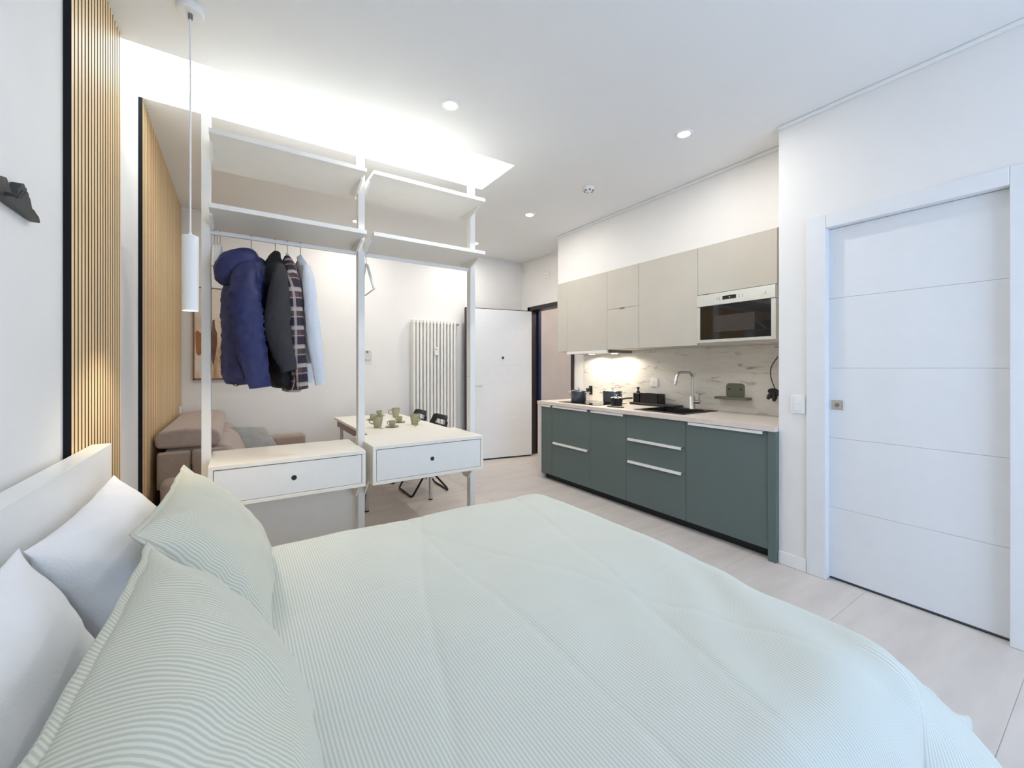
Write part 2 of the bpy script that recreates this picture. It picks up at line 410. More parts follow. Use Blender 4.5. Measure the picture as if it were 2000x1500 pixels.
cs.box(px, DY1, 0, XD+0.0417, DY1+cwid+0.018, DZ+cwid); cs.box(px, DY0-cwid, 0, XD+0.0417, DY0, DZ+cwid); cs.box(px, DY0, DZ, XD+0.0417, DY1, DZ+cwid)
struct(cs.build('trim_6', M_door, bevel=0.004), 'white casing around the sliding door', 'door frame')

# ================================================================ LEFT WALL: slat panels, hook rack, pendant
def slat_panel(y0, y1, label):
    t = thing('slat_panel', label, 'wall panel', (XL, (y0+y1)/2, 0), 'oak slat wall panels')
    B(XL, y0, 0, XL+0.007, y1, H).build('felt_backing', M_felt, t)
    B(XL, y0-0.003, 0, XL+0.0205, y0, H).build('end_trim', M_felt, t)
    n = int((y1-y0)/0.0405); pitch = (y1-y0)/n; first = None
    for i in range(n):
        ya = y0 + i*pitch
        if first is None:
            first = B(XL+0.007, ya, 0.0, XL+0.0195, ya+0.0275, H).build('slat', M_oak, t)
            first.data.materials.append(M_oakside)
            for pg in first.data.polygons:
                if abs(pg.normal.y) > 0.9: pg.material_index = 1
            continue
        s = bpy.data.objects.new('slat', first.data); COL.objects.link(s); s.parent = t; s.location = (0, i*pitch, 0)
slat_panel(2.03, R0, 'narrow oak slat wall panel between the headboard and the ceiling light')
slat_panel(R1, YF, 'wide oak slat wall panel behind the sofa')

# skyline hook rack
hk = thing('hook_rack', 'dark metal hook rack shaped like a skyline on the white wall', 'hook rack', (XL, 1.5, 1.75))
sil = [(1.13,1.735),(1.13,1.775),(1.20,1.775),(1.20,1.80),(1.23,1.815),(1.26,1.80),(1.26,1.77),(1.40,1.77),(1.485,1.765),(1.497,1.766),(1.515,1.783),(1.545,1.79),(1.565,1.772),(1.578,1.757),(1.605,1.757),(1.612,1.79),(1.622,1.792),(1.628,1.806),(1.645,1.812),(1.652,1.805),(1.660,1.806),(1.664,1.797),(1.672,1.797),(1.677,1.787),(1.684,1.786),(1.690,1.775),(1.698,1.762),(1.712,1.762),(1.725,1.757),(1.745,1.752),(1.752,1.742),(1.75,1.737)]
mb = MB(); mb.prism(sil, 'x', XL+0.003, XL+0.022); mb.build('silhouette_plate', M_hook, hk)
for yy in (1.25, 1.54):
    MB().tube([(XL+0.02, yy, 1.75), (XL+0.045, yy, 1.746), (XL+0.052, yy, 1.762)], 0.005, 8).build('peg', M_hook, hk)

# pendant
px_, py_ = -0.18, 2.358
pd = thing('pendant_lamp', 'slim white cylinder pendant lamp hanging beside the headboard', 'lamp', (px_, py_, 1.576))
MB().lathe((px_, py_, H-0.03), [(0.052, 0.03), (0.052, 0.006), (0.046, 0.0)], 28).build('ceiling_canopy', M_plastic, pd, smooth=40)
MB().lathe((px_, py_, H-0.052), [(0.009, 0.022), (0.009, 0)], 14).build('cable_grip', M_grey, pd, smooth=40)
MB().tube([(px_, py_, H-0.045), (px_, py_, 1.915)], 0.0035, 8).build('cable', M_plastic, pd, smooth=60)
MB().lathe((px_, py_, 1.576), [(0.0285, 0.0), (0.031, 0.0), (0.031, 0.335), (0.029, 0.337), (0.008, 0.337), (0.006, 0.352)], 32, cap=False).build('shade', M_plastic, pd, smooth=40)
MB().disc((px_, py_, 1.582), (0,0,1), 0.0282, 0.004).build('diffuser', M_pend, pd)
def lamp(name, typ, loc, energy, col, **kw):
    d = bpy.data.lights.new(name, typ); d.energy = energy; d.color = col
    for k, v in kw.items(): setattr(d, k, v)
    o = bpy.data.objects.new(name, d); COL.objects.link(o); o.location = loc
    return o
lamp('pendant_light', 'SPOT', (px_, py_, 1.57), 6, (1.0, 0.86, 0.66), spot_size=2.2, spot_blend=0.8, shadow_soft_size=0.03)

# ceiling spots
spots = [((1.095, 2.346), 'round recessed ceiling spot nearest the long light panel'), ((2.581, 1.74), 'round recessed ceiling spot above the dishwasher end of the kitchen'),
         ((2.578, 3.565), 'round recessed ceiling spot between smoke detector and wardrobe shelves'), ((1.098, 4.782), 'round recessed ceiling spot seen between the two left wardrobe shelves'),
         ((2.581, 4.777), 'round recessed ceiling spot in front of the entrance door')]
for (x, y), lab in spots:
    t = thing('ceiling_spot', lab, 'spot light', (x, y, H-0.004), 'recessed ceiling spots')
    MB().lathe((x, y, H-0.006), [(0.040, 0.004), (0.040, 0), (0.054, 0.0), (0.058, 0.006)], 28, cap=False).build('trim_ring', M_white, t, smooth=40)
    MB().disc((x, y, H-0.004), (0,0,1), 0.043, 0.003).build('lens', M_spot, t)
    lamp('spot_light', 'AREA', (x, y, H-0.0075), SPOT_W, (1.0, 0.96, 0.90), shape='DISK', size=0.085)
sp = AZ(1150, 366, H)
t = thing('smoke_detector', 'small white round smoke detector on the ceiling', 'smoke detector', (sp.x, sp.y, H-0.035))
MB().lathe((sp.x, sp.y, H-0.036), [(0.030, 0.0), (0.042, 0.008), (0.048, 0.022), (0.048, 0.036)], 28).build('housing', M_plastic, t, smooth=40)
for k in range(6):
    a = k*PI/3
    MB().box(sp.x+0.036*math.cos(a)-0.007, sp.y+0.036*math.sin(a)-0.007, H-0.0365, sp.x+0.036*math.cos(a)+0.007, sp.y+0.036*math.sin(a)+0.007, H-0.024).build('vent', M_grey, t)

# ================================================================ BED
BX0, BX1, BY0, BY1 = XL, 1.50, 0.36, 2.10
bed = thing('bed_frame', 'white low bed frame with a plain high headboard', 'bed', (0.5, 1.2, 0))
B(XL+0.022, 0.33, 0.0, -0.42, 2.25, 1.02).build('headboard', M_white, bed, bevel=0.003)
B(-0.42, 2.10, 0.08, 1.49, 2.13, 0.30).build('side_rail', M_white, bed, bevel=0.003)
B(-0.42, 0.40, 0.08, 1.49, 0.43, 0.30).build('side_rail', M_white, bed, bevel=0.003)
B(1.46, 0.43, 0.08, 1.49, 2.10, 0.30).build('foot_rail', M_white, bed, bevel=0.003)
for x in (1.42, -0.40):
    for y in (0.44, 2.03): B(x, y, 0, x+0.05, y+0.05, 0.16).build('leg', M_white, bed)
B(-0.41, 0.44, 0.16, 1.46, 2.09, 0.2).build('slat_base', M_whitemat, bed)
tag(B(-0.41, 0.445, 0.20, 1.455, 2.085, 0.47).build('mattress', M_linen, bevel=0.05, seg=4), 'white mattress under the striped duvet', 'mattress')

# duvet
def duvet():
    s0, s1, t0, t1 = -0.12, 1.42, 0.44, 1.99       # flat rectangle before the edges roll over
    Rr = 0.15
    hs, htn, htf = 0.50, 0.48, 0.40               # overhang arc lengths: foot, near, far
    ns, nt = 190, 200
    mb = MB(); uv = []
    def roll(d, R, flare):
        ph = math.acos(flare); a = R*ph
        if d < a: return R*math.sin(d/R), R*(1-math.cos(d/R))
        return R*math.sin(ph) + flare*(d-a), R*(1-math.cos(ph)) + (d-a)*math.sin(ph)
    for i in range(ns+1):
        s = lerp(s0, s1+hs, i/ns)
        for j in range(nt+1):
            t = lerp(t0-htn, t1+htf, j/nt)
            ds = max(0, s-s1); dn = max(0, t0-t); df = max(0, t-t1)
            dt = dn if dn > 0 else df; sg = -1 if dn > 0 else 1
            x = min(s, s1); y = min(max(t, t0), t1); z = 0.565
            x += (max(0.0, s-0.6)/0.82 if s < s1 else 1.0)*0.065*min(1.0, max(0.0, (y-0.45)/0.7))
            z += 0.012*nz(s*2.2, t*2.2) + 0.005*nz(s*6, t*6, 3)
            # pressed fold lines left by the packaging, each a shallow crease
            for (a, b, c, w, dep) in ((1.0, 0.0, 0.70, 0.012, 0.0030), (0.0, 1.0, 0.98, 0.010, 0.0035), (0.0, 1.0, 1.42, 0.010, 0.0025), (0.95, -0.31, 0.10, 0.012, 0.003), (0.97, -0.2, 0.86, 0.012, 0.003), (0.9, 0.4, 1.35, 0.010, 0.003)):
                dd = a*s + b*t - c + 0.02*nz(s*3, t*3, c*9); z -= dep*math.exp(-(dd/w)**2)
            # soft drag folds towards the near foot corner
            k = max(0.0, min(1.0, (s-0.75)/0.6)) * max(0.0, min(1.0, (1.15-t)/0.6))
            ph = (s*0.8 - t*0.45)*34 + 3*nz(s*2.5, t*2.5, 21)
            z += 0.008*k*math.sin(ph)
            if ds > 0 or dt > 0:
                th = math.atan2(dt, ds)           # 0 = foot side, pi/2 = long side
                d = math.hypot(ds, dt); fl = 0.10
                if ds > 0 and dt > 0:
                    q = th/(PI/2)
                    d = max(ds, dt) + 0.30*min(ds, dt)
                    fl = 0.10 + 0.68*math.sin(PI*q)**0.8
                    if dn > 0: th = PI/2*q**2.6
                fl = min(0.80, fl)
                hang = max(0.0, d - 0.16)
                if dn > 0 and dt >= ds: rip = hang*0.16*math.sin(s*21 + 2.2*nz(s*1.5, t*0.8, 5)) + hang*0.10*nz(s*7, t*3, 9)
                else: rip = hang*0.10*math.sin(t*17 + 2.2*nz(s*1.5, t*1.5, 5)) + hang*0.06*nz(s*4, t*7, 9)
                h, v = roll(d, Rr, fl)
                h += rip*(1.0 if not (ds > 0 and dt > 0) else 0.5)
                x += math.cos(th)*h; y += sg*math.sin(th)*h if dt > 0 else 0
                z -= v
            mb.v.append((x, y, max(z, 0.03))); uv.append((s, t))
    for i in range(ns):
        for j in range(nt):
            a = i*(nt+1)+j; mb.f.append((a, a+1, a+nt+2, a+nt+1))
    mb.uv = uv
    o = mb.build('duvet', M_duvet, smooth=100)
    md = o.modifiers.new('solid', 'SOLIDIFY'); md.thickness = 0.012; md.offset = -1
    tag(o, 'sage green finely striped duvet spread over the bed', 'duvet')
duvet()

def pillow(name, label, c, ex, ey, T, m, cat='pillow', group=None, flange=0.0, seed=0, wr=1.0, drag=0.0):
    """c centre; ex, ey half-axis vectors; T half thickness"""
    c = Vector(c); ex = Vector(ex); ey = Vector(ey); nrm = ex.cross(ey).normalized()
    a, b = ex.length, ey.length; n = 44
    mb = MB(); uv = []
    def pt(p, q, side):
        rim = max(abs(p), abs(q))
        # pulled-in edges, pointed corners
        pp = p*(1 - 0.075*(1-abs(q)**2.2)*abs(p)**3); qq = q*(1 - 0.075*(1-abs(p)**2.2)*abs(q)**3)
        f = max(0.0, 1-abs(p)**2.6)**0.62 * max(0.0, 1-abs(q)**2.6)**0.62
        th = T*f
        wx = nz(p*2.3+seed, q*2.3, seed)*0.10*T*f
        fold = 0.0
        ang = math.atan2(q, p)
        fold = 0.055*T*wr*math.sin(ang*15 + 3*nz(p*2, q*2, seed+4)) * (rim**3)*(1-rim**6)
        fold += 0.08*T*wr*max(0, nz(p*5.0+seed, q*1.6, 7))*(1-rim**4)
        if drag:
            ph = (p*0.75 + q*0.62)*13 + 1.6*nz(p*2.0, q*2.0, seed+2)
            fold += drag*math.sin(ph)*math.exp(-((p+0.35)**2/0.30 + (q+0.15)**2/0.35))*(1-rim**6)
        edge = 0.008*nz(p*6, q*6, seed)*(rim**6)
        return c + ex*pp + ey*qq + nrm*(side*(th + wx + fold) + edge), (p*a, q*b)
    idx = {}
    for side in (1, -1):
        for i in range(n+1):
            for j in range(n+1):
                p = math.sin((2*i/n-1)*PI/2); q = math.sin((2*j/n-1)*PI/2)
                border = i in (0, n) or j in (0, n)
                if border and side == -1: idx[(side, i, j)] = idx[(1, i, j)]; continue
                P, u = pt(p, q, side); idx[(side, i, j)] = len(mb.v); mb.v.append(tuple(P)); uv.append(u)
        for i in range(n):
            for j in range(n):
                q = [idx[(side, i, j)], idx[(side, i+1, j)], idx[(side, i+1, j+1)], idx[(side, i, j+1)]]
                mb.f.append(tuple(q if side == 1 else q[::-1]))
    mb.uv = uv
    o = mb.build(name, m, smooth=120)
    tag(o, label, cat, group)
    if flange:
        fm = MB(); fuv = []; ring = []
        N = 160
        for k in range(N):
            tt = 4*k/N; e = int(tt); r = tt-e
            p, q = [(-1+2*r, -1), (1, -1+2*r), (1-2*r, 1), (-1, 1-2*r)][e]
            P, u = pt(p, q, 1); d = (ex*p/ex.length*0.0 + ex.normalized()*(p if abs(p) == 1 or True else 0)*0 )
            out = (ex.normalized()*(p if abs(p) > 0.999 else p**7) + ey.normalized()*(q if abs(q) > 0.999 else q**7)).normalized()
            wv = nrm*(0.005*math.sin(k*0.23+seed) + 0.002*math.sin(k*0.6))
            fm.v += [tuple(P - out*0.012), tuple(P + out*flange + wv)]; fuv += [u, (u[0]+out.dot(ex.normalized())*flange, u[1]+out.dot(ey.normalized())*flange)]
        for k in range(N):
            a0 = 2*k; b0 = 2*((k+1) % N); fm.f.append((a0, a0+1, b0+1, b0))
        fm.uv = fuv
        fo = fm.build('flange', m, o, smooth=120)
        md = fo.modifiers.new('solid', 'SOLIDIFY'); md.thickness = 0.004; md.offset = 0
    return o
# (long axis along Y, short axis leaning up towards the headboard)
pillow('pillow', 'white pillow against the far half of the headboard', (-0.27, 1.66, 0.735), (0, 0.375, 0), (-0.105, 0, 0.20), 0.095, M_linen, group='white pillows', seed=1, wr=1.8, drag=0.005)
pillow('pillow', 'white pillow in the near bottom-left corner behind the green pillow', (-0.285, 0.86, 0.745), (0, 0.39, 0), (-0.085, 0, 0.21), 0.080, M_linen, group='white pillows', seed=5, wr=1.6, drag=0.004)
pillow('pillow', 'green striped pillow farther from the camera with its corner pointing up', (-0.05, 1.65, 0.755), (0.012, 0.375, 0.0), (-0.135, 0, 0.18), 0.09, M_pillow, group='green striped pillows', flange=0.013, seed=9, wr=1.6, drag=0.003)
pillow('pillow', 'large green striped pillow nearest the camera', (-0.035, 0.76, 0.765), (0.012, 0.375, 0.0), (-0.13, 0, 0.185), 0.10, M_pillow, group='green striped pillows', flange=0.013, seed=13, wr=1.8, drag=0.007)

# ================================================================ OPEN WARDROBE (posts, shelves, rails, drawers)
YP, YS0, YS1 = 2.95, 2.69, 3.19
PXS = (-0.152, 0.701, 1.556)
wd = thing('open_wardrobe', 'white floor-to-ceiling open wardrobe with shelves, rails and two drawers', 'wardrobe', (0.7, YP, 0))
for x in PXS:
    po = B(x-0.022, YP-0.03, 0, x+0.022, YP+0.03, H+0.10).build('post', M_whitemat, wd, bevel=0.003)
    for zz in (0.35, 0.95, 1.25, 1.55): MB().disc((x-0.0222, YP, zz), (-1,0,0), 0.004, 0.0006, 10).build('post_hole', M_grey, po)
BAYS = ((-0.130, 0.679), (0.721, 1.540))
for b, (xa, xb) in enumerate(BAYS):
    for z in (2.556, 2.162):
        zz = z
        B(xa, YS0, zz, xb, YS1, zz+0.026).build('shelf', M_whitemat, wd, bevel=0.002)
        for x, sg in ((xa, 1), (xb, -1)):
            # shallow triangular bracket under each shelf end
            poly = [(YS0+0.10, zz), (YS1-0.10, zz), (YS1-0.10, zz-0.010), (YP+0.03, zz-0.055), (YP-0.03, zz-0.055), (YS0+0.10, zz-0.010)]
            MB().prism(poly, 'x', x-sg*0.001, x+sg*0.012).build('bracket', M_whitemat, wd)
    B(xa, YP-0.008, 2.088, xb, YP+0.008, 2.112).build('clothes_rail', M_steel if False else M_whitemat, wd, bevel=0.003)
# drawers
for (xa, xb), z0, z1 in (((-0.133, 0.672), 0.570, 0.797), ((0.716, 1.523), 0.566, 0.815)):
    k = MB(); th = 0.022
    k.box(xa, YS0, z1-th, xb, YS1, z1); k.box(xa, YS0, z0, xb, YS1, z0+th); k.box(xa, YS0, z0+th, xa+th, YS1, z1-th); k.box(xb-th, YS0, z0+th, xb, YS1, z1-th); k.box(xa+th, YS1-0.012, z0+th, xb-th, YS1, z1-th)
    du = k.build('drawer_box', M_cream, wd, bevel=0.002)
    fx0, fx1, fz0, fz1 = xa+th+0.003, xb-th-0.003, z0+th+0.003, z1-th-0.004
    fb = MB().prism(rrect((fx0+fx1)/2, (fz0+fz1)/2, fx1-fx0, fz1-fz0, 0.001, 1), 'y', YS0+0.003, YS0+0.021)
    fo = fb.build('drawer_front', M_whitemat, wd)
    cx, cz = (fx0+fx1)/2, (fz0+fz1)/2
    MB().disc((cx, YS0+0.0032, cz), (0,-1,0), 0.0145, 0.0012, 24).build('finger_hole', M_black, fo)
# brackets under the drawers and the low back board of the left bay
for x, sg in ((0.672, -1), (-0.133, 1), (1.523, -1), (0.716, 1)):
    poly = [(YS0+0.12, 0.568), (YS1-0.05, 0.568), (YP+0.05, 0.45), (YP-0.03, 0.45)]
    MB().prism(poly, 'x', x, x+sg*0.010).build('bracket', M_cream, wd)
B(-0.128, YP+0.032, 0.05, 0.677, YP+0.048, 0.566).build('back_board', M_whitemat, wd)

# ---- hangers
def hanger(x, label, tilt=0.0, wid=0.21, end=-0.155, z=2.10, group='clothes hangers', m=M_whitemat):
    t = thing('clothes_hanger', label, 'hanger', (x, YP, z), group)
    hook = [Vector((x, YP+0.014*math.cos(a)+0.0, z+0.0+0.014*math.sin(a)+0.002)) for a in [math.radians(q) for q in range(200, -60, -20)]]
    hook = [Vector((x, YP-0.0165, z+0.004))] + [Vector((x, YP+0.0165*math.cos(a), z+0.004+0.0165*math.sin(a))) for a in [math.radians(q) for q in range(180, -1, -20)]] + [Vector((x, YP+0.012, z-0.02)), Vector((x, YP, z-0.035)), Vector((x, YP, z-0.075))]
    MB().tube(hook, 0.0022, 8).build('hook', M_steel, t, smooth=60)
    ca, sa = math.cos(tilt), math.sin(tilt)
    def pt(d, zz): return Vector((x + d*sa, YP + d*ca, z + zz))
    mid = lerp(-0.068, end, 0.45)
    arm = spline([pt(-wid, end), pt(-wid*0.5, mid), pt(0, -0.068), pt(wid*0.5, mid), pt(wid, end)], 14)
    MB().tube(arm, 0.0095, 8).build('shoulder_bar', m, t, smooth=60)
    MB().tube([pt(-wid, end), pt(0, end-0.006), pt(wid, end)], 0.0045, 8).build('trouser_bar', m, t, smooth=60)
    return t
for i, (x, lb, ti) in enumerate(((-0.114, 'empty white hanger nearest the left post', 0.0), (-0.101, 'empty white hanger second from the left post', 0.03), (-0.088, 'empty white hanger between other empty hangers and the blue jacket', 0.06))):
    hanger(x, lb, ti, 0.13, -0.22)
hanger(0.740, 'lone empty white hanger beside the middle post', 0.02, 0.215, -0.27)
HXS = {'blue': 0.066, 'black': 0.192, 'plaid': 0.258, 'shirt': 0.332}
hanger(HXS['blue'], 'white hanger carrying the blue hooded jacket', 0.0, 0.11)
hanger(HXS['black'], 'hanger carrying the black jacket', 0.0, 0.11)
hanger(HXS['plaid'], 'hanger carrying the plaid shirt', 0.0, 0.11)
hanger(HXS['shirt'], 'hanger carrying the pale blue shirt', 0.0, 0.11)

def ring(c, ax, ay, n, rot=0.0, sq=2.4, seed=0.0, amp=0.0):
    out = []
    for k in range(n):
        a = 2*PI*k/n; ca, sa = math.cos(a), math.sin(a)
        r = (abs(ca)**sq + abs(sa)**sq)**(-1/sq)
        w = 1 + amp*wrink(a, c[2], seed)
        x, y = ax*r*ca*w, ay*r*sa*w
        out.append((c[0] + x*math.cos(rot) - y*math.sin(rot), c[1] + x*math.sin(rot) + y*math.cos(rot), c[2]))
    return out
def wrink(a, z, seed):
    n1 = nz(math.cos(a)*1.3+seed, math.sin(a)*1.3, z*5)
    q = nz(math.cos(a)*1.6 + z*9 + seed*3, math.sin(a)*1.6 - z*6, z*15)
    return 0.55*n1 + 0.9*(max(0.0, 1-abs(q)*3.2)**2) - 0.25
def loft(mb, keys, n=48, steps=60, seed=0.0, amp=0.06, sq=2.4):
    """keys: (x,y,z,ax,ay) -> smooth tube"""
    pts = []
    K = keys; m = len(K)
    def cr(a, b, c, d, t): return 0.5*((2*b)+(c-a)*t+(2*a-5*b+4*c-d)*t*t+(3*b-a-3*c+d)*t**3)
    rs = []; uvs = []
    acc = 0; last = None
    for i in range(steps+1):
        t = i/steps*(m-1); k = min(int(t), m-2); t -= k
        q = [cr(K[max(k-1,0)][e], K[k][e], K[k+1][e], K[min(k+2,m-1)][e], t) for e in range(5)]
        if last: acc += (Vector(q[:3])-last).length
        last = Vector(q[:3])
        rs.append(ring(q[:3], max(q[3], 0.004), max(q[4], 0.004), n, 0, sq, seed, amp))
        uvs += [(2*PI*k2/n*(q[3]+q[4])/2, acc) for k2 in range(n)]
    b = len(mb.v)
    mb.rings(rs)
    if mb.uv is None: mb.uv = []
    mb.uv += uvs
    return mb
def sleeve(mb, pts, n=32, steps=56, seed=0.0, amp=0.08):
    """pts: (x,y,z,r) sleeve along a path, sections normal to the path"""
    sp_ = []
    K = pts; m = len(K)
    def cr(a, b, c, d, t): return 0.5*((2*b)+(c-a)*t+(2*a-5*b+4*c-d)*t*t+(3*b-a-3*c+d)*t**3)
    Q = []
    for i in range(steps+1):
        t = i/steps*(m-1); k = min(int(t), m-2); t -= k
        Q.append([cr(K[max(k-1,0)][e], K[k][e], K[k+1][e], K[min(k+2,m-1)][e], t) for e in range(4)])
    rs = []; uvs = []; up = Vector((0, 1, 0)); acc = 0
    for i, q in enumerate(Q):
        p = Vector(q[:3]); tt = (Vector(Q[min(i+1, steps)][:3]) - Vector(Q[max(i-1, 0)][:3])).normalized()
        if i: acc += (p - Vector(Q[i-1][:3])).length
        up = (up - tt*up.dot(tt)).normalized(); w = tt.cross(up)
        rg = []
        for k in range(n):
            a = 2*PI*k/n
            r = q[3]*(1 + 1.3*amp*wrink(a, p.z, seed))
            rg.append(p + (up*math.cos(a)*0.8 + w*math.sin(a))*r)
            uvs.append((2*PI*k/n*q[3], acc))
        rs.append(rg)
    mb.rings(rs)
    if mb.uv is None: mb.uv = []
    mb.uv += uvs
    return mb
def px(u, v, y, r): p = AY(u, v, y); return (p.x, p.y, p.z, r)

# blue hooded jacket
xj = HXS['blue']
t = thing('jacket', 'navy blue padded jacket with a hood, first garment on the rail', 'jacket', (xj, YP, 1.2))
body = [(xj, YP, 1.985, 0.045, 0.06), (xj-0.005, YP, 1.955, 0.085, 0.14), (xj-0.01, YP, 1.88, 0.095, 0.20), (xj-0.025, YP, 1.72, 0.110, 0.225), (xj-0.035, YP, 1.50, 0.112, 0.235), (xj-0.035, YP, 1.30, 0.110, 0.235), (xj-0.032, YP, 1.245, 0.098, 0.22), (xj-0.032, YP, 1.225, 0.085, 0.20)]
loft(MB(), body, seed=1, amp=0.11).build('body', M_blue, t, smooth=70)
yn = YP-0.27
sl = [px(484, 508, yn+0.12, 0.030), px(481, 540, yn+0.05, 0.062), px(479, 590, yn, 0.074), px(484, 640, yn-0.01, 0.071), px(493, 690, yn-0.02, 0.066), px(504, 738, yn-0.02, 0.058), px(507, 757, yn-0.02, 0.050)]
sleeve(MB(), sl, seed=3, amp=0.16).build('sleeve', M_blue, t, smooth=70)
sl2 = [(p[0]-0.06, 2*YP-p[1]-0.03, p[2], p[3]*0.9) for p in sl]
sleeve(MB(), sl2, seed=4, amp=0.12).build('sleeve', M_blue, t, smooth=70)
hd = MB()
hood = [px(500, 512, YP-0.11, 0.035), px(486, 508, YP-0.13, 0.066), px(462, 518, YP-0.14, 0.085), px(444, 535, YP-0.14, 0.076), px(432, 546, YP-0.13, 0.045), px(426, 551, YP-0.13, 0.02)]
sleeve(hd, hood, seed=6, amp=0.10, n=24).build('hood', M_blue, t, smooth=70)
cl = [px(499, 505, YP-0.08, 0.022), px(503, 515, YP-0.12, 0.030), px(508, 530, YP-0.15, 0.028), px(511, 548, YP-0.16, 0.014)]
sleeve(MB(), cl, seed=8, amp=0.15).build('collar', M_bluein, t, smooth=70)
rc = AY(461, 748, YP-0.1)
MB().tube([rc + Vector((0.013*math.cos(a), 0, 0.013*math.sin(a)-0.005)) for a in [k*PI/8 for k in range(17)]], 0.002, 6).build('drawcord', M_black, t)
# black jacket
xj = HXS['black']
t = thing('jacket', 'black jacket with a charcoal sleeve, second garment on the rail', 'jacket', (xj, YP, 1.2))
body = [(xj+0.005, YP, 2.0, 0.02, 0.05), (xj, YP, 1.96, 0.05, 0.11), (xj-0.005, YP, 1.89, 0.075, 0.20), (xj, YP, 1.75, 0.065, 0.225), (xj+0.015, YP, 1.5, 0.062, 0.22), (xj+0.03, YP, 1.3, 0.062, 0.215), (xj+0.032, YP, 1.215, 0.055, 0.21), (xj+0.032, YP, 1.20, 0.05, 0.2)]
loft(MB(), body, seed=11, amp=0.08).build('body', M_blackfab, t, smooth=70)
yn = YP-0.24
sl = [px(547, 520, yn+0.08, 0.030), px(548, 550, yn+0.02, 0.048), px(545, 595, yn, 0.060), px(541, 640, yn-0.01, 0.066), px(551, 680, yn, 0.058), px(562, 712, yn, 0.046), px(566, 724, yn, 0.040)]
sleeve(MB(), sl, seed=13, amp=0.10).build('sleeve', M_char, t, smooth=70)
sleeve(MB(), [(p[0], 2*YP-p[1], p[2], p[3]) for p in sl], seed=14).build('sleeve', M_char, t, smooth=70)
cl = [px(541, 494, YP-0.05, 0.02), px(535, 510, YP-0.1, 0.036), px(523, 540, YP-0.13, 0.040), px(514, 556, YP-0.14, 0.022)]
sleeve(MB(), cl, seed=15).build('collar', M_blackfab, t, smooth=70)
# plaid shirt
xj = HXS['plaid']
t = thing('shirt', 'brown and navy plaid shirt, third garment on the rail', 'shirt', (xj, YP, 1.2))
body = [(xj, YP, 2.0, 0.025, 0.05), (xj+0.005, YP, 1.96, 0.035, 0.10), (xj+0.01, YP, 1.90, 0.042, 0.19), (xj+0.02, YP, 1.7, 0.042, 0.21), (xj+0.035, YP, 1.45, 0.042, 0.21), (xj+0.03, YP-0.01, 1.25, 0.046, 0.215), (xj+0.02, YP-0.01, 1.185, 0.05, 0.215), (xj+0.02, YP-0.01, 1.175, 0.045, 0.21)]
loft(MB(), body, seed=21, amp=0.08).build('body', M_plaid, t, smooth=70)
yn = YP-0.23
sl = [px(567, 520, yn+0.06, 0.024), px(574, 560, yn, 0.038), px(578, 620, yn, 0.040), px(584, 690, yn, 0.036), px(590, 748, yn, 0.032), px(592, 760, yn, 0.028)]
sleeve(MB(), sl, seed=23).build('sleeve', M_plaid, t, smooth=70)
sleeve(MB(), [(p[0], 2*YP-p[1], p[2], p[3]) for p in sl], seed=24).build('sleeve', M_plaid, t, smooth=70)
cl = [px(561, 503, YP-0.04, 0.018), px(564, 512, YP-0.09, 0.024), px(568, 526, YP-0.13, 0.018)]
sleeve(MB(), cl, seed=25).build('collar', M_plaid, t, smooth=70)
# pale shirt
xj = HXS['shirt']
t = thing('shirt', 'pale blue shirt, last garment on the rail', 'shirt', (xj, YP, 1.2))
body = [(xj, YP, 1.995, 0.022, 0.05), (xj, YP, 1.96, 0.035, 0.10), (xj, YP, 1.90, 0.042, 0.19), (xj+0.0, YP, 1.7, 0.04, 0.21), (xj+0.012, YP, 1.5, 0.04, 0.21), (xj+0.02, YP, 1.36, 0.034, 0.21), (xj+0.02, YP, 1.35, 0.03, 0.2)]
loft(MB(), body, seed=31, amp=0.08).build('body', M_shirtshade, t, smooth=70)  # body coloured greyer than the sleeves to paint in its shadow
yn = YP-0.23
sl = [px(599, 520, yn+0.06, 0.020), px(603, 550, yn, 0.033), px(608, 610, yn, 0.038), px(615, 670, yn, 0.040), px(622, 722, yn, 0.034), px(625, 752, yn, 0.026)]
sleeve(MB(), sl, seed=33).build('sleeve', M_shirt, t, smooth=70)
sleeve(MB(), [(p[0], 2*YP-p[1], p[2], p[3]) for p in sl], seed=34).build('sleeve', M_shirt, t, smooth=70)
cl = [px(585, 503, YP-0.04, 0.016), px(590, 512, YP-0.09, 0.022), px(597, 526, YP-0.13, 0.018)]
sleeve(MB(), cl, seed=35).build('collar', M_shirt, t, smooth=70)

